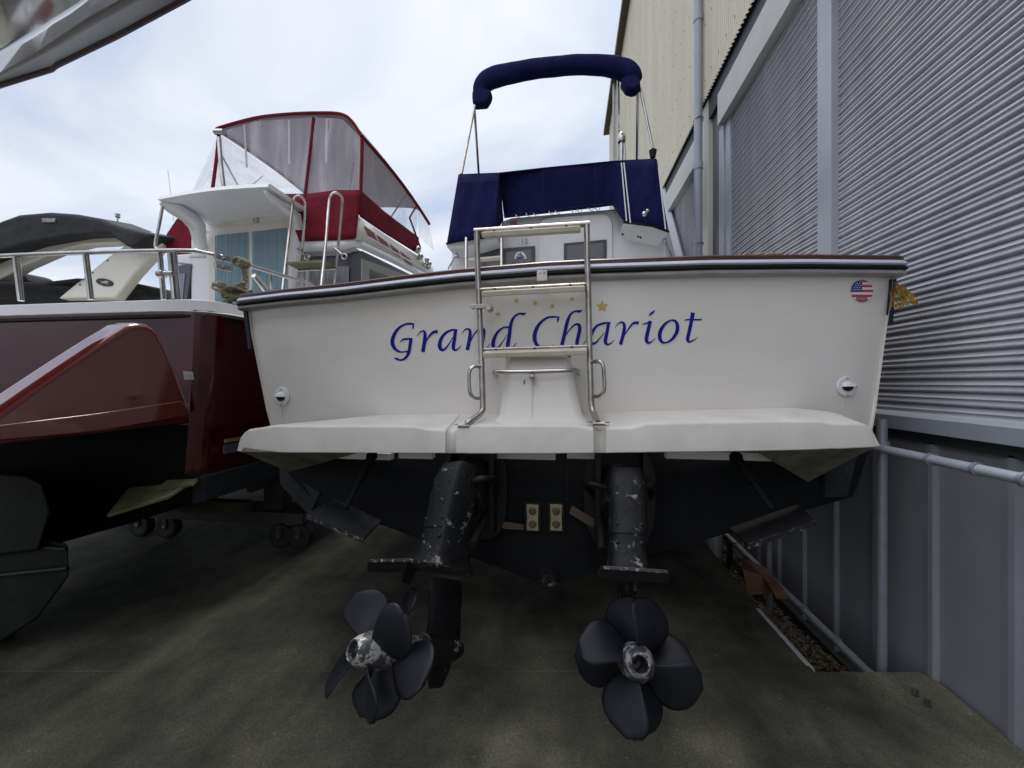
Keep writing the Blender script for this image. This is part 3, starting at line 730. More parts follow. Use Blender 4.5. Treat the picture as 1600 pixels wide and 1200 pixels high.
# swim platform: stations across, profile seam -> edge -> lip -> bottom -> underside
YP = 2.03
def pY(px):
    q = at(px, 690, YP).x
    return YP + .035 * (q - XC) ** 2 - .0
stn = []   # px, y of edge, y of bottom, groove depth
for px, ye, yb, gd in [(374, 700, 704.5, .0), (375.5, 692, 705, 0), (378, 683, 705.5, 0), (383, 676, 706, 0), (390, 671.5, 706, 0), (411, 668.5, 706.5, 0), (422, 666, 706.5, 0), (431, 665, 707, 0), (493, 665, 707, 0),
     (560, 665, 707.5, 0), (610, 665, 707.5, 0), (648, 665.5, 708, 0), (660, 668, 708, 0), (668, 670, 708, 0), (690, 670.5, 708, 0), (697, 671, 708, 0), (700, 673, 708, .022), (705, 675, 708, .034), (710, 673, 708, .022), (714, 669, 708, 0),
     (722, 666, 708, 0), (738, 664, 708.5, 0), (790, 663.5, 708.5, 0), (850, 663.5, 708.5, 0), (900, 664, 708, 0), (909, 666, 708, 0), (917, 668, 708, 0), (927, 668.5, 707.5, 0), (930, 671, 707.5, .022), (937, 673, 707.5, .036), (943, 671, 707.5, .022), (947, 668.5, 707.5, 0),
     (955, 668, 707.5, 0), (985, 667.5, 707, 0), (998, 664, 707, 0), (1010, 660.5, 706.5, 0), (1060, 659.5, 706, 0), (1150, 658, 705, 0), (1230, 657, 703.5, 0), (1278, 657, 702, 0), (1295, 660, 701, 0), (1310, 661, 701, 0), (1330, 660, 700, 0), (1343, 661, 699.5, 0),
     (1353, 664, 699, 0), (1361, 672, 698.5, 0), (1367, 685, 698, 0), (1371, 695, 697.5, 0)]:
    stn.append((px, ye, yb, gd))
seam = [(374, 703), (388, 671), (420, 667), (545, 648), (1239, 636.5), (1318, 651), (1345, 659), (1371, 696)]
rws = []
for px, ye, yb, gd in stn:
    Yf = pY(px) + gd
    e = at(px, ye, Yf + .012); hgt = e.z - at(px, yb, Yf).z
    b_ = at(px, yb, Yf)
    x = e.x
    # inner edge: near the ends the plank runs away from the transom
    xi = min(max(x, ont(549, 648).x), ont(1236, 637).x)
    f_ = max(0, min(1, (abs(x - (ont(892, 640).x)) - (ont(1236, 637).x - ont(892, 640).x)) / .42))
    zi = interp([(ont(a_, b2).x, ont(a_, b2).z) for a_, b2 in ((545, 648), (1239, 636.5))], x)
    Yi = tY(x) - .002
    if f_ > 0: Yi = Yi * (1 - f_) + (Yf + .03) * f_; zi = zi * (1 - f_) + (e.z + .003) * f_
    s_ = min(1, hgt / .12)
    rws.append([Vector((xi if f_ == 0 else x, Yi, zi - (.02 if f_ > 0 else 0) * 0)),
                Vector((x, Yf + .030 * s_, e.z + .004)), Vector((x, Yf + .013 * s_, e.z + .002)), Vector((x, Yf + .004 * s_, e.z - .005 * s_)), Vector((x, Yf + .001, e.z - .014 * s_)),
                Vector((x, Yf - .004, b_.z + .004)), Vector((x, Yf - .001, b_.z)), Vector((x, Yf + .02, b_.z)), Vector((x, Yf + .02, b_.z + .02 * s_)),
                Vector((x, Yi + .0, min(zi - .004, b_.z + .06 * s_)))])
m = MB().loft(rws, closed=True, caps=True)
plat = part('swim_platform', m, gel_plat, boat, ang=38)
# ribbed non-slip pads
pad = M('non_slip_pad', (.72, .71, .67), .5, extra=ribbed(14, 'X', 1.0, .004))
# stern pod under the deck edge + moulded quarter wedges under the platform
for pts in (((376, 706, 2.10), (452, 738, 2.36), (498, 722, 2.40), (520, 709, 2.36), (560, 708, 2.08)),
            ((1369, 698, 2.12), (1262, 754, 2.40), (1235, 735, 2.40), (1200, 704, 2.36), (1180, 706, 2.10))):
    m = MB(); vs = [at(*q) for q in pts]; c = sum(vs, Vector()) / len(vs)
    m.prism(vs, (0, .03, .035)); part('platform_bracket', m, gel_mottled, boat, bevel=.004)
m = MB()
for x0, x1 in ((502, 606), (625, 676), (770, 868), (886, 930), (1040, 1240)):
    a_, b2 = ont(x0, 712, .02), ont(x1, 711, .02); m.box((a_.x, a_.y - .02, a_.z - .012), (b2.x, a_.y + .03, a_.z + .03))
part('platform_cleat', m, gel_ivory, boat)

# moulded step over the centre
def rrect(cx, y0, w2, dpt, z, r_, n_=5):
    pts = [Vector((cx - w2, y0 + dpt, z))]
    for k in range(n_ + 1):
        t = PI + PI / 2 * k / n_; pts.append(Vector((cx - w2 + r_ + r_ * math.cos(t), y0 + r_ + r_ * math.sin(t), z)))
    for k in range(n_ + 1):
        t = 1.5 * PI + PI / 2 * k / n_; pts.append(Vector((cx + w2 - r_ + r_ * math.cos(t), y0 + r_ + r_ * math.sin(t), z)))
    pts.append(Vector((cx + w2, y0 + dpt, z))); return pts
rws = []
for xl, xr, y, Y0, rad in ((762, 928, 668, 2.085, .05), (766, 924, 663, 2.085, .05), (772, 918, 658.5, 2.09, .05), (778, 911, 650, 2.10, .05), (782, 902, 615, 2.135, .05), (787, 896, 580, 2.165, .045), (789, 892, 566, 2.18, .04), (791, 890, 559, 2.195, .035), (796, 885, 556.5, 2.215, .025), (810, 872, 556, 2.25, .02)):
    a_, b2 = at(xl, y, Y0), at(xr, y - 1.5, Y0)
    rws.append([q for q in rrect((a_.x + b2.x) / 2, Y0, (b2.x - a_.x) / 2, YT - Y0 + .02, (a_.z + b2.z) / 2, rad)])
m = MB().loft(rws); nn = len(rws[0]); m.f.append(tuple(range(len(m.v) - nn, len(m.v))))
part('moulded_step', m, gel, boat, ang=60)
m = MB()
pts = [ont(791, 561, .012), ont(797, 556, .012), ont(812, 553.5, .012), ont(866, 551, .012), ont(880, 552.5, .012), ont(892, 558, .012)]
m.tube(pts, .005, n=6); part('sealant', m, M('dark_sealant', (.05, .045, .04), .7), boat)
stain = M('faint_rust_run', (.60, .52, .40), .4, col2=(.72, .68, .60), nscale=30)
for x0, y0, x1, y1, wd in ((832, 590, 831, 650, .0035),):
    m = MB(); rws2 = []
    for k in range(9):
        t = k / 8; Yk = 2.152 - .064 * t; q = at(x0 + (x1 - x0) * t, y0 + (y1 - y0) * t, Yk); q.y -= .0025 + .001 * t; rws2.append([q + Vector((-wd * (1 - .7 * t), 0, 0)), q + Vector((wd * (1 - .7 * t), 0, 0))])
    m.loft(rws2); part('stain', m, stain, boat, flat=True)
for x0, y0, y1 in ((441, 634, 655), (1321, 622, 642), (857, 437, 452), (838, 437, 446)):
    a_, b2 = ont(x0, y0, .0018), ont(x0, y1, .0018); m = MB().add([a_ + Vector((-.005, 0, 0)), a_ + Vector((.005, 0, 0)), b2 + Vector((.0012, 0, 0)), b2 + Vector((-.0012, 0, 0))], [(0, 1, 2, 3)]); part('stain', m, stain, boat, flat=True)
# horseshoe bar around the step
pts = [ont(775, 586, .0), at(771, 583, 2.20), at(772, 581.5, 2.14), at(778, 581, 2.105), at(800, 581, 2.09), at(832, 580.5, 2.085), at(870, 579.5, 2.09), at(893, 578.5, 2.105), at(902, 579, 2.14), at(905, 580, 2.2), ont(902, 583, 0)]
pts = [Vector(q) for q in smooth([tuple(q) for q in pts], 5)]
gb = part('grab_bar', MB().tube(pts, .0125, n=12), steel, boat)
q = at(832, 586, 2.115); part('bracket', MB().obox(q, (.012, 0, 0), (0, .03, 0), (0, 0, .014)).lathe(q + Vector((0, -.03, -.010)), (0, -1, 0), [(0, .016), (.006, .016), (.007, .006), (.009, .001)], 14), steel_dull, gb, bevel=.002)
q = at(819, 597, 2.148); part('slot', MB().obox(q, (.002, 0, 0), (0, .006, 0), (0, 0, .012)), rubber, boat)

# folded boarding ladder
LB = part('boarding_ladder', MB(), steel_dull, boat)
def T(*pts, k=5): return [Vector(q) for q in smooth([tuple(at(*p_)) for p_ in pts], k)]
m = MB()
m.tube(T((745, 361, 2.20), (746.5, 420, 2.195), (749, 480, 2.185), (751.5, 540, 2.17), (753.5, 600, 2.15), (754.5, 632, 2.14), (753, 643, 2.125), (745, 651, 2.09), (733, 659, 2.05), (728, 662, 2.045)), .0165, n=14)
m.tube(T((917, 350, 2.20), (917.5, 400, 2.195), (919.5, 470, 2.185), (921, 540, 2.17), (923, 600, 2.15), (924, 630, 2.14), (926.5, 643, 2.12), (931, 654, 2.07), (934.5, 661, 2.035)), .0165, n=14)
m.tube([at(741, 361.5, 2.20), at(921, 350, 2.20)], .0165, n=14)
m.tube([at(750, 452.5, 2.185), at(918, 444, 2.185)], .009, n=12)
m.tube([at(752, 546, 2.17), at(921, 540.5, 2.17)], .009, n=12)
bpy.data.objects.remove(LB); LB = part('boarding_ladder', m, steel_dull, boat)
for (x0, y0, x1, y1, Y) in ((755, 368, 907, 358.5, 2.175), (755, 459, 914, 450.5, 2.165), (757, 553, 917, 548, 2.15)):
    a_, b2 = at(x0, y0, Y), at(x1, y1, Y); d = (b2 - a_) / 2; part('tread', MB().obox((a_ + b2) / 2, d, (0, .045, .012), (0, -.004, .014)), tread, LB, bevel=.005)
    m = MB()
    for f_ in (.12, .5, .86):
        q = a_.lerp(b2, f_) + Vector((0, -.01, .018)); m.lathe(q, (0, 0, 1), [(0, .007), (.006, .006), (.010, .001)], 8)
    part('screws', m, rubber, LB)
part('handle', MB().tube(T((751, 573, 2.15), (741, 573, 2.13), (734, 579, 2.12), (733, 597, 2.12), (735, 615, 2.12), (742, 622, 2.13), (753, 622, 2.15), k=4), .0105, n=10), steel, LB)
part('handle', MB().tube(T((924, 566, 2.15), (935, 565, 2.13), (942, 570, 2.12), (944, 590, 2.12), (944, 610, 2.12), (936, 619, 2.13), (925, 619, 2.15), k=4), .0105, n=10), steel, LB)
q = at(750, 479, 2.165); m = MB().obox(q, (.045, 0, 0), (0, .008, 0), (0, 0, .012)).lathe(q + Vector((-.042, -.012, 0)), (0, 1, 0), [(0, .013), (.03, .013)], 12, True).lathe(q + Vector((.048, -.014, -.006)), (0, 1, 0), [(0, .020), (.07, .020)], 12, True)
part('clamp', m, steel_dull, LB, bevel=.002)
m = MB()
for x, y, Y in ((727, 661, 2.07), (935, 657, 2.07)):
    q = at(x, y, Y); m.box((q.x - .055, q.y - .004, q.z - .012), (q.x + .055, q.y + .012, q.z - .006)); m.tube([q + Vector((-.03, -.03, -.012)), q + Vector((.03, -.03, -.012))], .012, n=10)
part('hinge', m, steel_dull, LB)

# zinc anodes, drain, straps, trim tabs and their rams below the platform
for x in (832, 869):
    c = ont(x, 809, .02); w2, h2 = .035, .075
    a_ = part('anode', MB().prism([c + Vector((-w2, 0, -h2)), c + Vector((w2, 0, -h2)), c + Vector((w2 * .92, 0, 0)), c + Vector((w2, 0, h2)), c + Vector((-w2, 0, h2)), c + Vector((-w2 * .9, 0, 0))], (0, .02, 0)), zinc, boat, bevel=.003)
    for s_ in (-1, 1): part('bolt', MB().lathe(c + Vector((0, 0, s_ * .038)), (0, -1, 0), [(0, .023), (.004, .022), (.008, .016), (.012, .014), (.013, .001)], 12), M('rusty_bolt', (.10, .075, .05), .7), a_)
    part('gasket', MB().box((c.x - w2 - .012, c.y + .008, c.z - h2 - .012), (c.x + w2 + .012, c.y + .02, c.z + h2 + .012)), rubber, boat)
c = ont(856, 901, .0)
part('drain_fitting', MB().lathe(c, (0, -1, .1), [(0, .065), (.02, .055), (.035, .04), (.05, .038), (.05, .02), (.03, .018), (.03, .001)], 18), drive_mat, boat)
for pts in (((758, 810), (800, 817), (818, 820), (818, 828), (795, 827), (758, 820)), ((894, 790), (930, 812), (946, 820), (946, 832), (915, 818), (889, 802))):
    part('earth_strap', MB().prism([ont(x, y, .03) for x, y in pts], (0, .004, 0)), M('worn_copper_strap', (.09, .06, .04), .6), boat)
m = MB().box((ont(886, 760, .0).x - .003, ont(886, 712, 0).y - .006, ont(886, 800, 0).z), (ont(886, 760).x + .003, ont(886, 712).y, ont(886, 712).z)); part('seam', m, rubber, boat)
tabs = [([(478, 803, 1.98), (523, 779, 2.3), (597, 812, 2.3), (568, 842, 1.98)], ((581, 712, 2.3), (540, 795, 2.05))),
        ([(1139, 824, 2.3), (1246, 787, 2.36), (1275, 813, 2.02), (1168, 850, 1.98)], ((1150, 715, 2.3), (1206, 795, 2.12)))]
for pts, (r0, r1) in tabs:
    vs = [at(*q) for q in pts]
    tb = part('trim_tab', MB().prism(vs, (0, 0, -.012)), drive_clean if pts[0][0] > 900 else antifoul_blue, boat, bevel=.002)
    a_, b2 = at(*r0), at(*r1)
    part('ram', MB().tube([a_, a_.lerp(b2, .5), a_.lerp(b2, .52), b2], [.026, .026, .014, .014], n=12).ball(a_, .034), antifoul, tb)
    lip0, lip1 = (vs[0], vs[3]) if pts[0][0] < 900 else (vs[3], vs[2])
    part('tab_lip', MB().prism([lip0 + Vector((0, -.002, 0)), lip1 + Vector((0, -.002, 0)), lip1 + Vector((0, -.002, -.024)), lip0 + Vector((0, -.002, -.024))], (0, .006, 0)), edge_mat, tb)
# side plates at the quarters below the hull
part('chine_plate', MB().prism([at(1346, 700, 2.5), at(1341, 776, 2.5), at(1288, 777, 2.44), at(1292, 735, 2.42)], (0, .03, 0)), antifoul_blue, boat)
part('chine_plate', MB().prism([at(436, 730, 2.5), at(438, 757, 2.5), at(483, 805, 2.44), at(500, 770, 2.42)], (0, .03, 0)), antifoul_blue, boat)

# sterndrives
def blade_mb(mb, O, ex, ea, el, ang, Rr, hand, a0, cmax=.235, r0=.05):
    nr, nc = 16, 12; rows_ = []
    for i in range(nr + 1):
        s_ = i / nr; r_ = r0 + (Rr - r0) * (s_ if i < nr else 1)
        prof_ = (.42 + 1.25 * s_ - .55 * s_ * s_) * math.sqrt(max(0, 1 - max(0, (s_ - .50) / .50) ** 2.6))
        c_ = max(cmax * prof_ * .82, .004); row = []
        pitch = math.atan2(.115, r_ + .04)
        for j in range(nc + 1):
            t = (j / nc - .5) * 2
            arc = c_ / 2 * t * math.cos(pitch) / r_ + hand * .25 * s_ ** 2 * 1.0; ax = a0 + hand * c_ / 2 * t * math.sin(pitch) * 1.0 + .02 * s_ + .012 * (1 - t * t)
            th = R(ang) + arc
            row.append(O + ex * (r_ * math.cos(th)) + el * (r_ * math.sin(th)) + ea * ax)
        rows_.append(row)
    mb.loft(rows_)
def sterndrive(O, tilt, steer, base_rear, base_front, top, skeg=1.0, lx=0.0, pa=0.0):
    T0 = R(tilt); ea = Vector((0, -math.cos(T0), math.sin(T0))); el = Vector((0, math.sin(T0), math.cos(T0))); ex = Vector((1, 0, 0))
    rot = Matrix.Rotation(R(steer), 3, el); ea = rot @ ea; ex = rot @ ex
    P = lambda x, a_, l: O + ex * x + ea * a_ + el * l
    def sec(l, w_, a0, a1, n_=20, sq=.5):
        pts = []
        for k in range(n_):
            t = 2 * PI * k / n_; c_, s_ = math.cos(t), math.sin(t)
            pts.append(P(w_ * math.copysign(abs(s_) ** sq, s_), (a0 + a1) / 2 + (a1 - a0) / 2 * math.copysign(abs(c_) ** sq, c_), l))
        return pts
    m = MB()
    # torpedo, strut and skeg
    m.lathe(P(0, -.26, 0), ea, [(0, .004), (.02, .028), (.08, .052), (.16, .060), (.27, .060)], 20, True)
    m.loft([sec(.0, .030, -.24, -.02, sq=1), sec(.12, .026, -.22, -.02, sq=1), sec(.27, .034, -.20, .02, sq=1)], True, True)
    m.loft([sec(-.03, .012, -.2, -.03, sq=1), sec(-.16 * skeg, .008, -.19, -.06, sq=1), sec(-.265 * skeg, .004, -.16, -.08, sq=1)], True, True)
    # collar and upper leg
    def shx(ps, l): return [p_ + ex * lx * min(1, (l - .25) / .4) for p_ in ps]
    m.loft([shx(sec(l_, *a_), l_) for l_, *a_ in ((.31, .100, -.20, .10), (.33, .092, -.19, .08), (.37, .084, -.17, .06), (.42, .082, -.17, .05), (.47, .080, -.17, .05), (.475, .084, -.17, .054), (.60, .086, -.17, .045), (.72, .090, -.17, .03), (.80, .080, -.16, .0), (.815, .06, -.13, -.03))], True, True)
    dr = part('outdrive', m, drive_mat, boat, ang=40, bevel=.003)
    # anti-ventilation plate
    pl = []
    for x, a_ in ((-.128, .245), (-.118, .26), (.118, .26), (.128, .245), (.125, .0), (.10, -.12), (.05, -.22), (-.05, -.22), (-.10, -.12), (-.125, .0)): pl.append(P(x, a_, .296))
    m = MB().prism(pl, el * .013)
    cpn = part('anti_ventilation_plate', m, edge_mat, dr, bevel=.002)
    m = MB().prism([P(-.124, .258, .294), P(.124, .258, .294), P(.120, .253, .262), P(-.120, .253, .262)], ea * -.012)
    part('plate_lip', m, lip_mat, dr)
    # anode fin below the plate
    part('trim_fin', MB().prism([P(0, .10, .292), P(0, .17, .292), P(0, .175, .235), P(0, .13, .225)], ex * .014), drive_clean, dr)
    # hubs and propellers
    for nm, a0, base, hand, Rr in (('propeller', .115, base_rear, 1, .222), ('propeller', .005, base_front, -1, .228)):
        m = MB()
        for k in range(4): blade_mb(m, O + ea * pa, ex, ea, el, base + 90 * k, Rr, hand, a0 + .02)
        part(nm, m, prop_mat, dr, ang=60, solid=.004)
    m = MB().lathe(P(0, -.01 + pa, 0), ea, [(-pa, .060), (0, .062), (.06, .064), (.125, .066), (.165, .060), (.20, .048), (.222, .036), (.226, .033), (.222, .028), (.05, .026), (.04, .001)], 30)
    part('propeller_hub', m, hub_mat, dr)
    for sx in (-1, 1):
        for l_ in (.435, .515, .69):
            part('bolt', MB().lathe(P(sx * .052 + lx * min(1, (l_ - .25) / .4), .040 if l_ < .6 else .022, l_), ea, [(0, .011), (.008, .010), (.011, .006), (.012, .0005)], 6), drive_clean, dr)
    # bellows, hose and steering yoke between leg and transom shield
    tp = P(0, -.16, .62); sh_ = Vector((top[0], tY(top[0]) - .02, top[1]))
    m = MB(); pts = [tp.lerp(sh_, k / 16) for k in range(17)]; m.tube(pts, [.085 + .012 * (k % 2) for k in range(17)], n=18)
    part('bellows', m, rubber, dr)
    m = MB()
    for s_, dz in ((1, .12), (1, .05), (-1, .08)):
        q0 = P(s_ * .06, -.1, .72); q1 = sh_ + Vector((s_ * .1, 0, dz - .25)); mid = q0.lerp(q1, .5) + Vector((s_ * .09, -.03, .05))
        m.tube([Vector(v_) for v_ in smooth([tuple(q0), tuple(q0 + Vector((s_ * .08, 0, .02))), tuple(mid), tuple(q1)], 6)], .016, n=10)
    part('hose', m, rubber, dr)
    m = MB()
    for s_ in (-1, 1):
        q0 = P(s_ * .09, -.14, .42); q1 = sh_ + Vector((s_ * .11, .0, -.18)); m.tube([q0, q0.lerp(q1, .6), q0.lerp(q1, .62), q1], [.024, .024, .013, .013], n=12)
        m.obox(sh_ + Vector((s_ * .125, -.05, -.1)), (.014, 0, 0), (0, .07, 0), (0, 0, .24))
    part('trim_ram', m, drive_clean, dr)
    m = MB(); pts = []
    for k in range(28):
        t = 2 * PI * k / 28; pts.append(sh_ + Vector((.20 * math.copysign(abs(math.cos(t)) ** .6, math.cos(t)), .015, -.12 + .30 * math.copysign(abs(math.sin(t)) ** .7, math.sin(t)))))
    m.prism(pts, (0, -.03, 0)); part('transom_shield', m, drive_clean, dr, bevel=.006)
    return dr
hubR = atd(1000, 1038, 1.42); eaR = Vector((0, -math.cos(R(31)), math.sin(R(31))))
sterndrive(hubR - eaR * .20, 31, 0, 61, 15, (hubR.x + .03, H - .52), lx=.035)
st_ = 29
ea0 = Matrix.Rotation(R(-st_), 3, Vector((0, math.sin(R(31)), math.cos(R(31))))) @ eaR
hubL = atd(556, 1016, 1.42)
sterndrive(hubL - ea0 * .31, 31, -st_, 20, -8, ((hubL - ea0 * .31).x + .05, H - .52), skeg=.5, pa=.11)

# cabin and flybridge (about 2.4 m forward of the transom)
YCb = 4.75
def B(px, py, dY=0): return at(px, py, YCb + dY)
# aft bulkhead
pts = [B(703, 430), B(706, 395), B(716, 384), B(716, 378), B(777, 371), B(785, 345), B(800, 340), B(960, 326), B(975, 332), B(984, 348), B(1025, 352), B(1040, 372), B(1047, 430), B(1052, 600), B(700, 600)]
part('cabin', MB().prism(pts, (0, 3.6, 0)), gel_cab, boat, bevel=.02)
# raised door surround and panels
m = MB().prism([B(842, 470, -.03), B(842, 350, -.03), B(848, 343, -.03), B(862, 339, -.03), B(942, 334, -.03), B(953, 339, -.03), B(957, 350, -.03), B(957, 470, -.03)], (0, .05, 0))
dr_ = part('door', m, gel_cab, boat, bevel=.008)
part('door_window', MB().prism([B(881, 415, -.045), B(881, 380, -.045), B(948, 374, -.045), B(948, 415, -.045)], (0, .03, 0)), dark_frame, dr_, bevel=.004)
part('pane', MB().prism([B(886, 414, -.048), B(886, 384, -.048), B(943, 379, -.048), B(943, 414, -.048)], (0, .004, 0)), glass_cab, dr_, flat=True)
wn = part('window', MB().prism([B(748, 430, -.03), B(748, 391, -.03), B(836, 384, -.03), B(836, 430, -.03)], (0, .05, 0)), dark_frame, boat, bevel=.004)
for x0, x1 in ((751, 783), (791, 830)):
    part('pane', MB().prism([B(x0, 430, -.034), B(x0, 396 - (x0 - 750) * .05, -.034), B(x1, 391.5 - (x1 - 783) * .05, -.034), B(x1, 430, -.034)], (0, .003, 0)), glass_cab, wn, flat=True)
m = MB(); hc = (813, 404); m.add([B(hc[0] + 9.5 * math.cos(t), hc[1] - 11 * math.sin(t), -.040) for t in [PI * k / 14 for k in range(15)]], [tuple(range(15))])
dcl = part('decal', m, white_ink, wn, flat=True)
m = MB()
for q in (((806, 401), (820, 400.5), (818, 403.5), (808, 404)), ((812, 394.5), (813.6, 394.5), (813.6, 400), (812, 400)), ((814, 396), (817.5, 400), (814, 400)), ((808, 398), (811, 396), (811, 400))): m.add([B(x, y, -.043) for x, y in q], [tuple(range(len(q)))])
part('picture', m, flag_blue, dcl, flat=True)
part('number_plate', text_mb('12', lambda x, y: B(819 + x * 11.5, 380.5 - y * 11, -.02)), M('grey_number', (.22, .20, .19), .5), boat, flat=True)
m = MB()
for k in range(3): m.prism([B(797, 346.5 + 2.6 * k, -.006), B(808, 345.5 + 2.6 * k, -.006), B(808, 346.9 + 2.6 * k, -.006), B(797, 347.9 + 2.6 * k, -.006)], (0, .004, 0))
part('warning_sticker', m, red_ink, boat, flat=True)
# overhanging flybridge wings
part('flybridge_wing', MB().prism([B(697, 379, -.35), B(699, 387, -.35), B(712, 388, -.33), B(745, 383, -.33), B(777, 373, -.33), B(777, 371, -.35)], (0, 3.2, 0)), gel_cab, boat, bevel=.02)
part('flybridge_wing', MB().prism([B(975, 346, -.35), B(1020, 352, -.35), B(1043, 360, -.30), B(1046, 366, -.28), B(1036, 373, -.25), B(984, 366, -.2), B(970, 355, -.2)], (0, 3.2, 0)), gel_cab, boat, bevel=.02)
part('wing_trim', MB().tube([B(697, 381, -.37), B(715, 377, -.37), B(777, 369, -.37)], .012, n=8).tube([B(974, 347, -.37), B(1020, 353, -.37), B(1045, 362, -.32)], .014, n=8), rubber, boat)
# canvas dodger: left pocket, main sheet, right return
def cloth(rowpts, nn=18, amp=.02, seed=1, Yth=.02):
    random.seed(seed)
    ph = [random.uniform(0, 6) for _ in range(4)]; rows_ = []
    for j in range(9):
        t = j / 8; row = []
        for k in range(nn + 1):
            s_ = k / nn * (len(rowpts) - 1); i = min(int(s_), len(rowpts) - 2); f_ = s_ - i
            a_ = rowpts[i][0].lerp(rowpts[i + 1][0], f_); b2 = rowpts[i][1].lerp(rowpts[i + 1][1], f_)
            q = a_.lerp(b2, t); wv = amp * math.sin(PI * min(1, t * 1.2)) * (math.sin(k * 1.3 + ph[0] + t * 3) + .6 * math.sin(k * .6 + ph[1] - t * 5))
            row.append(q + Vector((0, wv, 0)))
        rows_.append(row)
    return MB().loft(rows_)
part('canvas_cover', cloth([(B(716.5, 273, -.35), B(699, 380, -.38)), (B(745, 273.5, -.38), B(738, 375, -.42)), (B(779, 271, -.42), B(772, 366, -.42)), (B(781, 270, -.3), B(786, 345, -.05))], 16, .012, 1), navy, boat, solid=.012, label='left pocket of the navy canvas cover')
part('canvas_cover', cloth([(B(779, 270, -.28), B(788, 341, -.12)), (B(850, 263, -.26), B(850, 334, -.10)), (B(930, 255, -.26), B(930, 325, -.10)), (B(958, 252.5, -.27), B(958, 321, -.12)), (B(972, 251.5, -.29), B(976, 347, -.32)), (B(1022, 248, -.38), B(1022, 351, -.40)), (B(1026, 250, -.30), B(1044, 360, -.33)), (B(1018, 262, 2.6), B(1038, 362, 2.6))], 40, .014, 2), navy, boat, solid=.012, label='main navy canvas cover across the flybridge')
part('canvas_cover', MB().loft([[B(717, 273, -.34), B(699, 380, -.36)], [B(745, 290, 2.6), B(730, 380, 2.6)]]), navy, boat, solid=.012)
m = MB()
m.loft([[B(717, 273, -.33), B(779, 270.5, -.4), B(850, 262.5, -.27), B(958, 252, -.28), B(1025, 248.5, -.37)], [B(745, 290, 2.6), B(790, 288, 2.6), B(850, 280, 2.6), B(950, 270, 2.6), B(1018, 262, 2.6)]])
part('canvas_cover', m, navy, boat, solid=.012)
for x0, y0, x1, y1, dy in ((970, 254, 978, 345, -.36), (974, 254, 984, 348, -.37), (1028, 262, 1039, 358, -.36)):
    a_, b2 = B(x0, y0, dy), B(x1, y1, dy - .05); part('webbing', MB().prism([a_, a_ + Vector((.012, 0, 0)), b2 + Vector((.012, 0, 0)), b2], (0, .004, 0)), white_ink, boat, flat=True)
seam_mat = M('navy_stitching', (.012, .012, .05), .9)
m = MB()
for x in (848, 930): m.tube([B(x, interp([(779, 270), (850, 263), (958, 252.5)], x) + 1, -.295), B(x, 300, -.255), B(x, interp([(788, 341), (850, 334), (958, 321)], x), -.145)], .004, n=5)
m.tube([B(786, 336, -.19), B(850, 329, -.185), B(930, 320, -.185), B(957, 317, -.2), B(975, 340, -.36)], .004, n=5)
m.tube([B(718, 284, -.40), B(777, 281, -.46)], .004, n=5)
part('stitching', m, seam_mat, boat)
q = B(1007, 334, -.44); part('horn_fitting', MB().ball(q, .028, .02, .03).ball(q + Vector((.03, 0, .03)), .02), steel, boat)
# hooks under the canvas edge
m = MB()
for x, y in ((806, 336), (822, 334), (834, 334), (858, 331), (868, 330), (893, 329), (902, 328), (920, 325.5), (930, 325)):
    q = B(x, y, -.16); m.tube([q, q + Vector((.02, -.01, -.03)), q + Vector((.045, 0, -.035)), q + Vector((.05, 0, 0))], .005, n=6); m.ball(q, .010)
part('hook', m, steel, boat)
# bimini: folded canvas boot on an arch frame
arch = [(750, 152, 0, 13, .10), (751, 141, 0, 15, .13), (758, 131, 0, 16.5, .16), (775, 122.5, 0, 17, .17), (800, 117, 0, 15.5, .17), (830, 111, 0, 14.5, .17), (865, 107, 0, 14, .17), (900, 104, 0, 14, .17), (935, 104.5, 0, 14.5, .17), (962, 108, 0, 16, .17), (981, 115, 0, 17.5, .16), (989, 123, 0, 16.5, .13), (991, 129, 0, 14, .10)]
pth = smooth(arch, 6)
m = MB(); rows_ = []
for i, q_ in enumerate(pth):
    q = B(q_[0], q_[1] - 2.5, q_[2]); thick = q_[3] / F * 4.95 * .78 + .0015 * math.sin(i * 1.1)
    a_, b2 = B(*pth[max(i - 1, 0)][:3]), B(*pth[min(i + 1, len(pth) - 1)][:3])
    t = (b2 - a_).normalized(); side = Vector((0, 1, 0)); nrm = t.cross(side).normalized()
    rows_.append([q + nrm * (thick * math.copysign(abs(math.cos(a_)) ** .55, math.cos(a_))) + side * (q_[4] * .6 * math.sin(a_) * (1 + .02 * math.sin(i * .7 + a_ * 3))) for a_ in [2 * PI * k / 16 for k in range(16)]])
m.loft(rows_, True, True)
bim = part('bimini', m, navy, boat, ang=60)
m = MB()
m.prism([B(737, 150, -.07), B(737, 140, -.07), B(750, 134, -.07), B(768, 140, -.07), B(765, 150, -.07), B(759, 160, -.07), B(738, 161.5, -.07)], (0, .14, 0))
m.prism([B(970, 122, -.07), B(985, 112, -.07), B(1000, 118, -.07), B(1002, 135, -.07), B(990, 138, -.10), B(980, 136, -.10)], (0, .16, 0))
part('boot_end', m, navy, bim, bevel=.03, seg=3)
m = MB()
for a_, b2 in (((742, 165, -.1), (721, 272, -.25)), ((741, 165, .1), (748, 272, .6)), ((996, 137, 0), (995, 252, .5)), ((1000, 137, 0), (1020, 232, .0)), ((966, 124, .2), (967, 250, .5))):
    m.tube([B(*a_), B(*b2)], .016, n=10)
part('frame_tube', m, steel, bim)
m = MB(); q = B(1020, 238, 0); m.lathe(q + Vector((0, 0, -.06)), (0, 0, 1), [(0, .03), (.08, .045), (.085, .02)], 12, True)
part('frame_boot', m, rubber, bim)
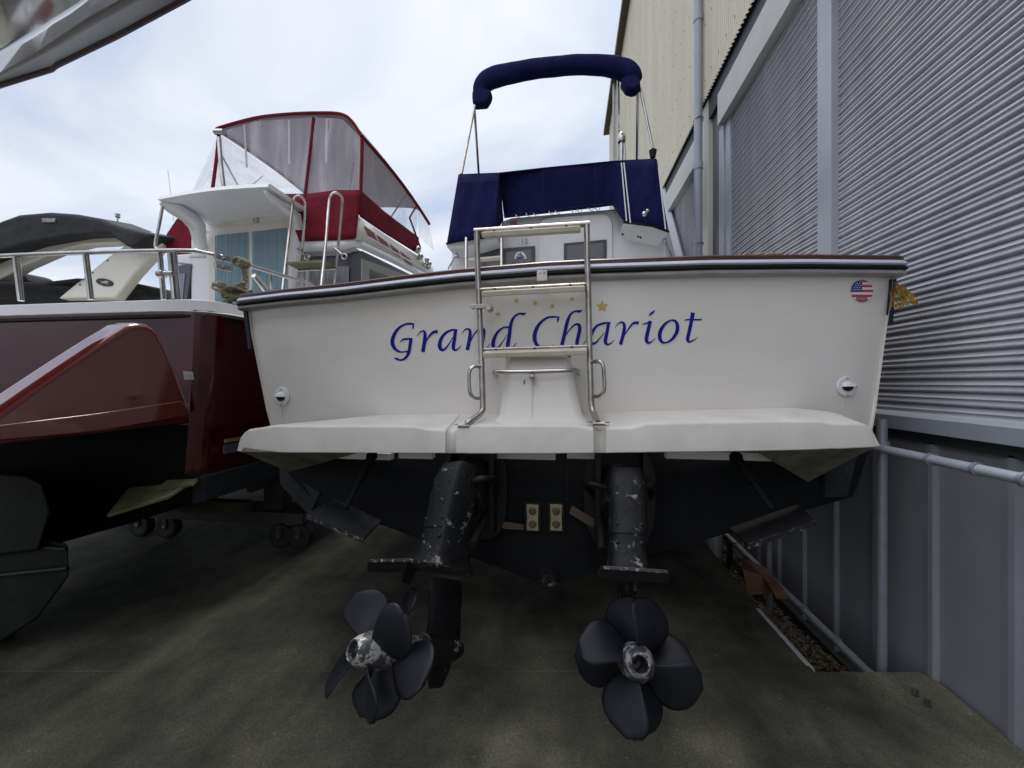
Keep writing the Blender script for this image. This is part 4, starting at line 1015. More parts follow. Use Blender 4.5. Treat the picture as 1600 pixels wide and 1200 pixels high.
q = B(971, 222, .2); part('anchor_light', MB().tube([B(971, 252, .2), q], .022, n=12).tube([q + Vector((.03, 0, 0)), B(973, 252, .2) + Vector((.03, 0, 0))], .012, n=8).lathe(q, (0, 0, 1), [(0, .045), (.02, .05), (.05, .05), (.10, .035), (.12, .01)], 16, True), steel, boat)
# side ladder up to flybridge, seen behind the rail
m = MB().tube([B(728.5, 372, -.5), B(728.5, 440, -.7)], .017, n=10).tube([B(784, 369, -.5), B(784, 440, -.7)], .017, n=10)
fll = part('flybridge_ladder', m, steel, boat)
part('rung', MB().prism([B(727, 404, -.6), B(783, 399, -.6), B(783, 403, -.6), B(727, 408, -.6)], (0, .08, 0)), tread, fll, bevel=.005)
m = MB().tube([B(700, 420, -.3), B(712, 399, -.3), B(714, 396, -.2)], .013, n=8).tube([B(1040, 378, -.2), B(1051, 405, -.6), B(1054, 430, -.8)], .013, n=8).ball(B(714, 401, -.3), .025).ball(B(1039, 376, -.2), .025)
part('handrail', m, steel, boat)
m = MB()
for x, y in ((973, 366), (997, 370), (1001, 371)): m.ball(B(x, y, -.34), .012)
part('deck_fitting', m, rubber, boat)
# line left on the cap rail
q = ont(1190, 402); m = MB()
m.tube([Vector((q.x - .10 + .02 * k, q.y + .05 + .012 * math.sin(k * 2), q.z + .030 + .005 * math.cos(k * 3))) for k in range(12)], .009, n=6)
solo('rope_end', m, rope_mat, 'short pale rope end lying on the brown cap rail near the shutter', 'rope', loc=q)

# keel blocks and cradle far under the boat
cr = thing('boat_cradle', 'dark steel cradle carrying the white cruiser, hidden in its shade', 'cradle', (XC, 7, 0))
for y in (5.6, 8.6):
    part('crossbeam', MB().box((XC - .9, y - .1, .1), (XC + .9, y + .1, .3)), cradle_mat, cr, bevel=.005)
    part('keel_block', MB().box((XC - .15, y - .12, .3), (XC + .15, y + .12, .52)), wood, cr, bevel=.005)
for x in (-.8, .8): part('runner', MB().box((XC + x - .08, 5.4, 0), (XC + x + .08, 8.8, .1)), cradle_mat, cr)

# golden fringe hanging from the corner
m = MB(); random.seed(3)
q0 = ont(1398, 438); q1 = at(1432, 474, 2.30)
for k in range(34):
    t = k / 33
    a_ = q0 + Vector((random.uniform(-.005, .02), random.uniform(0, .1), .0 - .02 * t))
    e_ = at(1392 + 40 * (t ** .8) + random.uniform(-2, 2), 483 - 12 * t + random.uniform(-4, 4), 2.42 - .1 * t)
    md = a_.lerp(e_, .5) + Vector((random.uniform(-.01, .02), 0, random.uniform(-.0, .02)))
    m.tube([Vector(v_) for v_ in smooth([tuple(a_), tuple(md), tuple(e_)], 5)], .0018, n=5)
for k in range(26):
    a_ = at(1408 + random.uniform(-6, 6), 452 + random.uniform(-5, 8), 2.4); e_ = at(1431 + random.uniform(-4, 4), 471 + random.uniform(-7, 8), 2.4)
    m.tube([a_, a_.lerp(e_, .5) + Vector((0, 0, .006)), e_], .0035, n=5)
solo('cord_fringe', m, yellow_rope, 'frayed golden cord fringe hanging from the right corner of the white transom', 'fringe', loc=q0)

# ---------------------------------------------------------------- burgundy flybridge boat
rb = thing('motor_yacht', 'burgundy hulled flybridge boat with burgundy canvas and clear enclosure beside the white cruiser', 'boat', (-3.9, 2.5, .5))
YR = 2.45; XR0 = at(312, 600, YR).x; XRL = XR0 - 2.85; XRC = (XR0 + XRL) / 2
zg = at(312, 484, YR).z; zc = at(330, 742, YR).z; zch = at(345, 782, YR).z; zk = at(66, 862, YR).z
def rring(Y, tap, lift=0):
    hw = (XR0 - XRL) / 2 * tap
    P = [(hw + .06, zg + lift), (hw + .03, (zg + zc) / 2 + lift), (hw - .02, zc + lift)]
    Q = [(hw - .02, zc + lift), (hw + .03, zc - .02 + lift), (hw + .02, zch + lift), (hw * .5, (zch + zk) / 2 - .02 + lift * .7), (0, zk + lift * .5)]
    return P, Q, Y
st = [(YR, .93), (YR + .05, .975), (YR + .12, 1), (YR + 1.5, 1.0), (YR + 4, .97), (YR + 6.5, .80), (YR + 8, .5), (YR + 9, .1)]
mu, ml = MB(), MB()
for s_ in (1, -1):
    ru, rl = [], []
    for Y, tap in st:
        P, Q, _ = rring(Y, tap, max(0, (Y - 6) * .06)); k_ = .012
        ru.append([Vector((XRC + s_ * x, Y, z)) for x, z in P]); rl.append([Vector((XRC + s_ * x, Y, z)) for x, z in Q])
    mu.loft(ru); ml.loft(rl)
P, Q, _ = rring(YR, .93)
zw = at(200, 662, YR).z
ringp = [Vector((XRC + P[0][0], YR, P[0][1])), Vector((XRC + P[1][0], YR, P[1][1])), Vector((XRC + P[1][0] - .02, YR, zw)), Vector((XRC - P[1][0] + .02, YR, zw)), Vector((XRC - P[1][0], YR, P[1][1])), Vector((XRC - P[0][0], YR, P[0][1]))]
ringw = [Vector((XRC + P[1][0] - .02, YR, zw)), Vector((XRC + P[2][0], YR, P[2][1])), Vector((XRC - P[2][0], YR, P[2][1])), Vector((XRC - P[1][0] + .02, YR, zw))]
ml.add(ringw, [(0, 1, 2, 3)])  # transom below the platform painted black for the shade there
mu.add(ringp, [tuple(range(len(ringp)))])
ringq = [Vector((XRC + x, YR, z)) for x, z in Q] + [Vector((XRC - x, YR, z)) for x, z in Q[:-1][::-1]]
ml.add(ringq, [tuple(range(len(ringq)))])
part('hull', mu, redhull, rb, ang=50); part('hull_bottom', ml, antifoul, rb, ang=40)
# white gunwale and rub strip
def gun(prof, mat, name, ang=40, up_=0):
    rows_ = []
    hw = (XR0 - XRL) / 2
    pl = [(XRC - hw - .06, YR + 7.2), (XRC - hw - .06, YR + .35), (XRC - hw + .04, YR + .06), (XRC - hw + .2, YR)] + [(XRC + x, YR) for x in (-.8, 0, .6, hw - .32)] + [(XRC + hw - .12, YR + .015), (XRC + hw - .02, YR + .06), (XRC + hw + .04, YR + .16), (XRC + hw + .06, YR + .35), (XRC + hw + .06, YR + 7.2)]
    pl = [Vector((x, y, zg)) for x, y in pl]
    for i, q in enumerate(pl):
        t = (pl[min(i + 1, len(pl) - 1)] - pl[max(i - 1, 0)]).normalized(); o = Vector((t.y, -t.x, 0))
        rows_.append([q + o * a_ + Vector((0, 0, b_)) for a_, b_ in prof])
    return part(name, MB().loft(rows_, True, True), mat, rb, ang=ang)
gun([(-.25, .0), (-.25, .086), (-.03, .086), (.005, .075), (.03, .0)], gel_cab, 'gunwale')
gun([(-.1, -.035), (-.1, -.002), (.042, -.002), (.052, -.012), (.046, -.022), (.030, -.035)], rub_grey, 'rub_rail')
gun([(-.1, -.050), (-.1, -.036), (.036, -.036), (.036, -.050)], rubber, 'rubber_strip')
part('cockpit_floor', MB().box((XRL + .1, YR + .1, zc + .5), (XR0 - .1, 6, zc + .55)), gel_cab, rb)
# seam, stripes and sticker on the hull side
part('stripe', MB().prism([Vector((XR0 + .028, 2.62, at(345, 684, 2.7).z)), Vector((XR0 + .028, 2.62, at(345, 689, 2.7).z)), Vector((XR0 + .028, 6, at(345, 689, 2.7).z)), Vector((XR0 + .028, 6, at(345, 684, 2.7).z))], (.012, 0, 0)), M('tan_stripe', (.30, .22, .13), .5), rb)
part('stripe', MB().prism([Vector((XR0 + .02, 2.62, at(345, 692, 2.7).z)), Vector((XR0 + .02, 2.62, at(345, 706, 2.7).z)), Vector((XR0 + .02, 6, at(345, 706, 2.7).z)), Vector((XR0 + .02, 6, at(345, 692, 2.7).z))], (.012, 0, 0)), M('slate_stripe', (.11, .13, .16), .5), rb)
part('chine_strake', MB().prism([(XR0 - .05, 2.44, at(335, 745, 2.5).z), (XR0 + .05, 2.44, at(335, 741, 2.5).z), (XR0 + .05, 2.44, at(335, 780, 2.5).z), (XR0 - .05, 2.44, at(335, 784, 2.5).z)], (0, 4, 0)), antifoul_blue, rb, bevel=.004)
# integral platform fairing: outer plate on X plane with rounded top edge
XF = XR0 + .03
def F_(px, py, X=XF): return atx(px, py, X)
prof = [(318, 745), (300, 640), (281, 590), (262, 545), (246, 515), (232, 506), (214, 504), (196, 508), (150, 538), (100, 571), (50, 605), (0, 640), (-80, 695), (-160, 752), (-160, 790), (-80, 735), (0, 690), (120, 678), (220, 662), (300, 652)]
prof = prof[1:]
pts = [F_(x, y) for x, y in prof]
m = MB().prism(pts, (-.16, .0, 0))
fa = part('swim_platform', m, redplat, rb, bevel=.065, seg=6, ang=60)
m = MB().prism([F_(298, 641, XF + .012), F_(298, 650, XF + .012), F_(150, 676, XF + .012), (F_(0, 690, XF + .012)), F_(-80, 735, XF + .012), F_(-80, 705, XF + .012), F_(0, 664, XF + .012), F_(150, 646, XF + .012), F_(285, 626, XF + .012)], (-.1, 0, 0))
part('fairing_skirt', m, redplat, rb, bevel=.010, seg=3)
zdk = F_(0, 700).z
part('platform_deck', MB().box((XRL + .15, 1.0, zdk + .0), (XF - .15, YR + .02, zdk + .05)), redplat, rb, bevel=.01)
q = at(294, 587, 2.445)
sk_ = part('sticker', MB().prism([at(286, 580, 2.435), at(301, 581, 2.435), at(303, 593, 2.435), at(288, 593, 2.435)], (0, .003, 0)), M('grey_sticker', (.45, .46, .47), .5), rb)
part('caption', text_mb('OK', lambda x, y: at(294.5 + x * 8, 590.5 - y * 8, 2.432)), rub_grey, sk_, flat=True)
# short steel tube by the platform deck
part('deck_line', MB().tube([at(-20, 625, 2.4), at(25, 621, 2.4)], .014), steel, rb)
# trim tabs and drive of the burgundy boat
part('trim_tab', MB().prism([at(166, 805, 2.1), at(200, 762, 2.35), at(300, 752, 2.40), at(262, 775, 2.15)], (0, .01, -.02)), olive, rb, bevel=.004)
part('trim_tab', MB().prism([at(236, 768, 2.3), at(262, 750, 2.42), at(308, 748, 2.42), at(300, 756, 2.3)], (0, .01, -.015)), olive, rb)
m = MB()
m.loft([[at(x, y, Y) for x, y in ((-90, 1020), (0, 1005), (60, 965), (108, 900), (106, 850), (60, 838), (-90, 835))] for Y in (1.9, 2.15)], True, True)
m.loft([[at(x, y, Y) for x, y in ((-90, 880), (60, 860), (78, 800), (66, 755), (40, 742), (-90, 735))] for Y in (1.85, 2.40)], True, True)
od = part('outdrive', m, M('dark_green_black_paint', (.004, .005, .0045), .6, spec=.2, col2=(.011, .013, .011), nscale=5, bump=.5, bscale=18, bdist=.01), rb, bevel=.014, seg=2)
for (x0, y0, x1, y1) in ((-60, 800, 74, 788), (-60, 835, 66, 826), (-60, 905, 106, 888), (-60, 850, 104, 858)): part('casting_rib', MB().tube([at(x0, y0, 1.86), at(x1, y1, 1.88)], .011, n=6), rubber, od)
part('bellows', MB().tube([at(-80, 790, 2.1), at(40, 800, 2.1), at(90, 790, 2.4)], [.10, .11, .09], n=16), rubber, od)
# cockpit railing
def rpt(px, py):
    if px <= 300: return at(px, py, YR + .06)
    return atx(px, py, XR0 + (px - 300) * -.0001)
rail_pts = [at(-60, 404, YR + .06), at(0, 400, YR + .06), at(137, 394.5, YR + .06), at(250, 392, YR + .06), at(295, 392, YR + .08), at(312, 393.5, YR + .13)]
zr = rail_pts[-1].z
side = [atx(345, 401, XR0 - .02), atx(383, 413, XR0 - .04), atx(455, 434.5, XR0 + .0), atx(478, 440, XR0), atx(489, 447, XR0), atx(492, 460, XR0)]
rl = part('railing', MB().tube([Vector(q) for q in smooth([tuple(q) for q in rail_pts + side], 5)], .0165, n=12), steel, rb)
for a_, b2, r_ in (((25, 402), (33, 470), .019), ((134, 398), (142, 468), .019), ((250, 396), (256, 468), .017), ((269, 396), (276, 468), .030)):
    part('post', MB().tube([at(*a_, YR + .06), at(*b2, YR + .06)], r_, n=12), steel, rl)
part('rail_clamp', MB().lathe(at(246, 428, YR + .02), (1, .1, 0), [(0, .004), (.004, .024), (.02, .03), (.05, .03), (.055, .02), (.12, .02)], 16, True), steel, rl)
rh = MB().tube([atx(398, 430, XR0), atx(414, 452, XR0)], .028, n=14).tube([atx(424, 430, XR0), atx(424, 452, XR0)], .014)
part('rod_holder', rh, steel, rl)
m = MB()
for i in range(2):
    for j in range(2): m.obox(atx(342 + i * 13, 402 + j * 14 + i * 3, XR0 + .02), (.012, 0, 0), (0, .035, 0), (0, 0, .020)).tube([atx(342 + i * 13, 402 + j * 14 + i * 3, XR0 + .03), atx(342 + i * 13, 402 + j * 14 + i * 3, XR0 + .05)], .016, n=12)
part('rail_fitting', m, steel, rl)
# rope on that rail
m = MB(); random.seed(11)
c = atx(376, 410, XR0)
for k in range(3): m.tube([c + Vector((.0 + .03 * math.cos(t), .04 * k - .03, .03 * math.sin(t))) for t in [2 * PI * j / 10 for j in range(11)]], .013, n=8)
a_ = atx(378, 416, XR0); e_ = atx(372, 452, XR0 + .02)
for k in range(2):
    pp_ = []
    for j in range(14):
        t = j / 13; p_ = a_.lerp(e_, t); p_.y += .05 * math.sin(PI * t); pp_.append(p_ + Vector((.010 * math.cos(t * 18 + k * PI), .010 * math.sin(t * 18 + k * PI), 0)))
    m.tube(pp_, .013, n=8)
cc = atx(368, 462, XR0 - .02)
for k in range(15):
    rr_ = random.uniform(.04, .085); h0 = random.uniform(-.01, .065); tl_ = random.uniform(-.7, .7); t2 = random.uniform(-.7, .7)
    ox, oy = random.uniform(-.04, .03), random.uniform(-.08, .08); ph = random.uniform(0, 6)
    m.tube([cc + Vector((ox + rr_ * .8 * math.cos(t), oy + rr_ * 1.5 * math.sin(t + .3), h0 + tl_ * rr_ * math.sin(t) + t2 * rr_ * math.cos(t) + .008 * math.sin(3 * t + ph))) for t in [2 * PI * j / 18 for j in range(19)]], .0095, n=7)
solo('rope', m, rope_mat, 'weathered mooring rope tied to the stainless rail and heaped on the gunwale', 'rope', loc=cc)

# cabin of the burgundy boat
YB = 5.0
def D(px, py, dY=0): return at(px, py, YB + dY)
XS = D(560, 400).x
bulk = [D(298, 372), D(312, 352), D(330, 349), D(452, 334), D(482, 340), D(482, 600), D(298, 600)]
part('cabin', MB().prism(bulk, (0, 3.2, 0)), gel_cab, rb, bevel=.02)
part('door_header', MB().prism([D(318, 362, -.02), D(318, 344, -.02), D(466, 330, -.02), D(466, 350, -.02)], (0, .06, 0)), gel_ivory, rb)
df = part('sliding_door', MB().prism([D(326, 470, -.03), D(326, 356, -.03), D(458, 345, -.03), D(458, 470, -.03)], (0, .05, 0)), gel_ivory, rb, bevel=.005)
for x0, x1, y0, y1 in ((336, 388, 368, 362.5), (394, 449, 362, 356)):
    n_ = 70; rows_ = [[], []]
    for k in range(n_ + 1):
        t = k / n_; fy_ = y0 + (y1 - y0) * t
        for r2, yy in ((0, fy_), (1, 480)): rows_[r2].append(D(x0 + (x1 - x0) * t, yy, -.040 + .006 * math.sin(k * .9) + .004 * math.sin(k * .37 + 1)))
    part('curtain', MB().loft(rows_), curtain, df)
    part('pane', MB().prism([D(x0, 480, -.052), D(x0, y0, -.052), D(x1, y1, -.052), D(x1, 480, -.052)], (0, .003, 0)), M('clear_glass', (.35, .45, .50), .04, alpha=.22), df, flat=True)
part('number_plate', text_mb('12', lambda x, y: D(399.5 + x * 11.5, 347.5 - y * 11, -.035)), dark_frame, rb, flat=True)
# left small window
part('side_window', MB().prism([D(272, 470, -.02), D(276, 415, -.02), D(299, 413, -.02), D(292, 470, -.02)], (0, .1, 0)), glass_cab, rb)
part('quarter_wall', MB().prism([D(268, 410, 0), D(268, 398, 0), D(302, 396, 0), D(302, 414, 0)], (0, 2, 0)), gel_cab, rb, bevel=.02)
part('quarter_curtain', MB().prism([D(277, 468, .0), D(280, 428, .0), D(292, 428, .0), D(288, 468, .0)], (0, -.03, 0)), curtain_grey, rb)
# hardtop overhang
A0, A1 = at(246, 312, 4.1), at(418, 292, 4.1); zt = A0.z
oh = MB(); tk = .055
cv = [A0.lerp(A1, t) + Vector((0, 0, .03 * math.sin(PI * t))) for t in [k / 10 for k in range(11)]]
bk = [D(312, 348, .05).lerp(D(475, 330, .05), t) + Vector((0, 0, .02 * math.sin(PI * t))) for t in [k / 10 for k in range(11)]]
rows_ = [[q + Vector((0, .8, tk)) for q in bk], [q + Vector((0, .03, tk)) for q in cv], cv, [q + Vector((0, .08, -.0)) for q in cv], [q + Vector((0, .8, 0)) for q in bk]]
oh.loft(rows_); n_ = 11
oh.f += [(0, n_, 2 * n_, 3 * n_, 4 * n_), (n_ - 1, 2 * n_ - 1, 3 * n_ - 1, 4 * n_ - 1, 5 * n_ - 1)]
part('hardtop', oh, gel_cab, rb, ang=40)
u0 = cv[4].lerp(bk[4], .55); part('hatch', MB().box((u0.x - .1, u0.y - .05, u0.z - .012), (u0.x + .5, u0.y + .22, u0.z - .004)), gel_cab, rb)
# swooping side supports
part('side_support', MB().loft([[at(249, 318, 4.15), at(262, 330, 4.3), D(284, 343, -.4), D(296, 356, -.2), D(303, 378, -.05), D(302, 395, 0), D(296, 402, 0)], [at(254, 315, 4.15), at(285, 322, 4.3), D(312, 340, -.4), D(321, 352, -.2), D(322, 378, -.05), D(322, 395, 0), D(322, 402, 0)]]), gel_cab, rb, solid=.03, ang=60)
part('side_support', MB().loft([[at(417, 300, 4.12), at(440, 315, 4.4), D(470, 337, -.3), D(474, 360, -.1), D(474, 480, 0)], [at(412, 300, 4.12), at(425, 318, 4.4), D(452, 340, -.3), D(456, 360, -.1), D(456, 480, 0)]]), gel_cab, rb, solid=.03, ang=60)
# flybridge coaming: aft face then side
zf0, zf1 = D(556, 378).z, D(556, 372).z
cm = MB()
side_pt = lambda px, py: atx(px, py, XS)
rows_ = [[D(473, 378, -.1), D(530, 376, -.1), D(552, 374, -.05), side_pt(566, 378), side_pt(620, 404), side_pt(690, 440)],
         [D(473, 394, -.1), D(530, 392, -.1), D(552, 386, -.05), side_pt(566, 389), side_pt(612, 410), side_pt(680, 444)]]
part('flybridge_edge', MB().loft([rows_[0], rows_[1]]), gel_cab, rb, solid=.03)
part('edge_trim', MB().tube(rows_[0], .012, n=8), rubber, rb)
rows_ = [[D(470, 372, -.08), D(552, 371, -.03), side_pt(558, 339), side_pt(600, 367), side_pt(655, 402), side_pt(676, 418)],
         [D(470, 377, -.08), D(552, 375, -.03), side_pt(560, 375), side_pt(600, 394), side_pt(655, 421), side_pt(676, 430)]]
part('coaming', MB().loft(rows_), gel_ivory, rb, solid=.03)
m = MB()
for a_, b2 in ((568, 585), (588, 605), (608, 622), (625, 640)):
    t0 = [352 + (a_ - 568) * .70, 352 + (b2 - 568) * .72]
    m.add([atx(a_, t0[0], XS + .02), atx(b2, t0[1], XS + .02), atx(b2 + 5, t0[1] + 13, XS + .02), atx(a_ + 7, t0[0] + 16, XS + .02)], [(0, 1, 2, 3)])
part('side_graphic', m, M('faded_red_graphic', (.28, .07, .07), .5), rb, flat=True)
part('side_rail', MB().tube([atx(574, 371, XS + .06), atx(580, 373, XS + .08), atx(640, 408, XS + .08), atx(652, 416, XS + .06)], .012, n=8), gel_cab, rb)
# salon windows round the corner
part('window_band', MB().loft([[D(478, 401, .02), D(535, 399, .02), D(553, 393, .06), side_pt(566, 392), side_pt(668, 442)], [D(478, 470, .02), D(535, 470, .02), D(553, 470, .06), side_pt(566, 480), side_pt(668, 520)]]), M('slate_band', (.045, .05, .065), .3), rb)
part('corner_curtain', MB().loft([[D(483 + (545 - 483) * k / 18, 416, .0 + .012 * math.sin(k * 2.1)) for k in range(19)], [D(483 + (545 - 483) * k / 18, 470, .0 + .012 * math.sin(k * 2.1)) for k in range(19)]]), curtain_grey, rb)
part('window_frame', MB().prism([side_pt(564, 404), side_pt(640, 432), side_pt(640, 480), side_pt(564, 480)], (.012, 0, 0)), grey_frame, rb)
part('side_window', MB().prism([atx(578, 421, XS + .013), atx(610, 433, XS + .013), atx(610, 480, XS + .013), atx(578, 480, XS + .013)], (.004, 0, 0)), glass_cab, rb)
# burgundy lower canvas
part('lower_canvas', cloth([(D(440, 303, -.1), D(468, 377, -.12)), (D(480, 303, -.1), D(500, 376, -.12)), (D(527, 297, -.1), D(527, 375, -.12)), (D(563, 297, -.05), D(556, 372, -.08))], 14, .012, 3), maroon, rb, solid=.01)
part('lower_canvas', cloth([(side_pt(563, 297), side_pt(562, 338)), (side_pt(600, 330), side_pt(600, 364)), (side_pt(654, 371), side_pt(653, 397))], 14, .012, 4), maroon, rb, solid=.01)
part('lower_canvas', MB().prism([D(258, 395, .3), D(258, 366, .3), D(276, 339, .3), D(292, 345, .3), D(300, 370, .3), D(299, 398, .3)], (0, 2.5, 0)), maroon, rb, bevel=.03)
# roof canvas
aft = [(342, 205), (345, 201), (400, 186), (450, 180), (500, 178), (535, 180), (552, 192), (566, 214)]
aftp = [Vector(q) for q in smooth([tuple(D(x, y)) for x, y in aft], 4)]
rows_ = []
for k in range(9):
    t = k / 8; rows_.append([q + Vector((.06 * t * (1 if q.x < -3.5 else 0), 2.6 * t, -.15 * t * t + .04 * math.sin(PI * t))) for q in aftp])
roof_c = M('grey_canvas_underside', (.30, .275, .31), .85)
part('canvas_roof', MB().loft(rows_), roof_c, rb, solid=.01)
edge = MB().tube([q + Vector((0, -.02, 0)) for q in aftp], .021, n=8).tube([r_[-1] for r_ in rows_], .028, n=8).tube([r_[0] for r_ in rows_], .02, n=8)
part('canvas_edge', edge, maroon, rb)
# posts / seams
m = MB()
m.tube(T((342, 210, 5), (338, 250, 5), (332, 296, 5.0)), .022, n=8)
m.tube(T((490, 184, 4.97), (483, 250, 4.94), (476, 310, 4.9)), .020, n=8)
m.tube([D(566, 216), D(565, 260, -.0), D(562, 335, 0)], .024, n=8)
m.tube([rows_[6][-1], side_pt(640, 340), side_pt(657, 388)], .018, n=8)
part('canvas_seam', m, maroon, rb)
m = MB().tube([D(342, 215, -.06), D(345, 255, -.06), D(350, 297, -.06)], .028, n=12).tube([D(336, 206, -.06), D(350, 206, -.06)], .04, n=12)
part('awning_pole', m, steel, rb)
# clear panels
part('clear_panel', cloth([(D(345, 206, -.01), D(338, 297, -.02)), (D(400, 189, -.01), D(400, 297, -.05)), (D(488, 183, -.01), D(478, 305, -.06))], 18, .02, 5), vin, rb)
part('clear_panel', cloth([(D(491, 183, -.01), D(480, 305, -.06)), (D(535, 186, -.01), D(525, 300, -.06)), (D(564, 215, -.01), D(562, 297, -.02))], 12, .03, 6), vin, rb)
ft = rows_[8][-1]
part('clear_panel', cloth([(D(567, 218), side_pt(564, 300)), (rows_[3][-1] + Vector((0, 0, -.03)), side_pt(600, 332)), (rows_[6][-1] + Vector((0, 0, -.03)), side_pt(650, 368))], 18, .03, 7), vin, rb)
part('clear_panel', MB().loft([[rows_[6][-1], ft], [side_pt(655, 370), side_pt(678, 392)]]), vin, rb)
part('clear_panel', MB().loft([[D(342, 210, .02), rows_[5][0]], [D(300, 298, .25), D(320, 298, 2.2)]]), vin, rb)
m = MB()
for a_, b2 in (((380, 195, .6), (384, 262, .6)), ((450, 188, .6), (450, 256, .6)), ((509, 186, .6), (508, 254, .6))): 
    p0, p1 = D(a_[0], a_[1], -.03), D(b2[0], b2[1], -.03); m.prism([p0, p0 + Vector((.03, 0, 0)), p1 + Vector((.03, 0, 0)), p1], (0, .003, 0))
part('strap', m, M('pale_strap', (.45, .44, .47), .7), rb, flat=True)
m = MB().tube([D(345, 240, .5), D(372, 290, .9)], .014).tube([D(400, 290, 1.2), D(380, 300, 1.2), D(410, 275, 1.5)], .012).tube([side_pt(570, 300) + Vector((-.5, .4, 0)), side_pt(600, 250) + Vector((-.5, 0, 0))], .014)
m.tube([side_pt(620, 352) + Vector((-.2, 0, 0)), side_pt(652, 300) + Vector((-.2, 0, 0))], .014)
part('frame_tube', m, steel, rb)
# ladder and its step
m = MB()
m.tube(T((440, 470, 4.1), (447, 405, 4.3), (456, 330, 4.5), (459, 312, 4.5), (467, 306, 4.5), (475, 312, 4.55), (477, 322, 4.6), (474, 370, 4.75), (463, 455, 4.95)), .017, n=10)
m.tube(T((502, 448, 4.1), (508, 390, 4.3), (514, 320, 4.5), (517, 306, 4.5), (524, 301, 4.5), (532, 306, 4.55), (534, 316, 4.6), (530, 370, 4.75), (521, 455, 4.95)), .017, n=10)
m.tube([at(466, 423, 4.7), at(524, 420, 4.7)], .014)
fl2 = part('flybridge_ladder', m, steel, rb)
part('step', MB().prism([at(448, 409, 4.25), at(505, 406, 4.25), at(526, 417, 4.85), at(466, 418, 4.85)], (0, 0, -.03)), olive, fl2, bevel=.004)
for x in (478, 536):
    t_ = [2 * PI * k / 12 for k in range(13)]; c = D(x + 2, 402 - (x - 478) * .02, -.25)
    m = MB().tube([c + Vector((.035 * math.cos(a_), 0, .035 * math.sin(a_))) for a_ in t_], .009, n=8).tube([c + Vector((-.03, 0, .03)), c + Vector((-.14, 0, .12))], .015, n=8)
    part('hook', m, steel, fl2)
# chrome horns and lamps at the shoulder
m = MB()
for x, y, r_ in ((652, 390, .07), (657, 401, .06), (667, 406, .05), (663, 412, .04), (671, 412, .05), (670, 418, .045)): m.ball(atx(x, y, XS + .05), r_)
part('horn_lamp', m, steel, rb)
part('antenna', MB().tube([D(262, 265, .5), D(268, 312, .5), D(271, 345, .5)], .006, n=6), white_ink, rb)
part('awning_strut', MB().tube(T((254, 322, 4.2), (249, 350, 4.2), (243, 380, 4.2), (246, 390, 4.2), (256, 393, 4.2)), .017, n=10), steel, rb)

# timber and castors under the burgundy boat
tr = thing('boat_trolley', 'dark steel trolley on twin castor wheels under the burgundy boat', 'trolley', (-3.4, 3.7, 0))
yb_ = 3.72
z0 = at(420, 815, yb_).z; z1 = at(420, 796, yb_).z
xa, xb = at(150, 800, yb_).x, at(480, 800, yb_).x
part('crossbeam', MB().box((xa - 1.2, yb_ - .08, z0), (xb, yb_ + .25, z1)), cradle_mat, tr, bevel=.004)
part('upright', MB().prism([at(412, 797, yb_), at(412, 745, yb_ + .0), at(438, 742, yb_), at(445, 758, yb_), at(440, 797, yb_)], (0, .15, 0)), cradle_mat, tr, bevel=.004)
part('upright', MB().box((xa - .8, yb_ - .05, z1), (xa - .6, yb_ + .1, z1 + .35)), cradle_mat, tr)
part('timber', MB().prism([at(385, 768, yb_ - .1), at(385, 758, yb_ - .1), at(412, 745, yb_ - .1), at(416, 757, yb_ - .1), at(392, 770, yb_ - .1)], (0, .5, 0)), wood, tr, bevel=.004)
part('timber', MB().box((at(265, 800, 3.55).x, 3.50, z1 + .002), (at(385, 800, 3.55).x, 3.62, z1 + .13)), wood, tr, bevel=.01)
for x, yy in ((222, 3.72), (264, 3.72), (441, 3.66), (470, 3.66)):
    q = at(x, 830, yy); r_ = .125
    wv = part('wheel', MB().lathe((q.x, yy - .045, r_), (0, 1, 0), [(0, .02), (0, r_ * .55), (-.008, r_ * .75), (.0, r_ * .97), (.02, r_), (.07, r_), (.09, r_ * .97), (.098, r_ * .75), (.09, .02)], 28, True), wheel_mat, tr)
    part('hub', MB().lathe((q.x, yy - .05, r_), (0, -1, 0), [(0, .022), (.012, .018), (.014, .001)], 12), steel_dull, wv)
    part('castor_fork', MB().box((q.x - .03, yy - .06, r_), (q.x + .03, yy + .075, z0 + .005)), cradle_mat, tr)

# ---------------------------------------------------------------- cream sport boat farther left
YA = 5.2
def E(px, py, dY=0): return at(px, py, YA + dY)
sb = thing('sport_cruiser', 'cream sport cruiser with radar arch and black canvas top at far left', 'boat', (-7.6, 5.2, .5))
xr_, xl_ = E(262, 500).x, E(262, 500).x - 3.0
zr_ = at(200, 470, YA).z - .35
rowsu = []
for Y, tp_ in ((YA - 1.2, .95), (YA - 1, 1), (YA + 3, 1), (YA + 5, .7), (YA + 6.5, .05)):
    c_ = (xr_ + xl_) / 2; hw = 1.5 * tp_
    rowsu.append([Vector((c_ - hw, Y, zr_)), Vector((c_ - hw * .9, Y, zr_ - .9)), Vector((c_, Y, zr_ - 1.5)), Vector((c_ + hw * .9, Y, zr_ - .9)), Vector((c_ + hw, Y, zr_))])
part('hull', MB().loft(rowsu, True, True), gel_ivory, sb)
arch_leg = [E(90, 466), E(169, 401), E(193, 384), E(225, 369), E(245, 365), E(255, 370), E(253, 382), E(238, 397), E(210, 427), E(180, 466)]
ar = part('radar_arch', MB().prism(arch_leg, (-.10, .22, 0)), gel_ivory, sb, bevel=.03, seg=3)
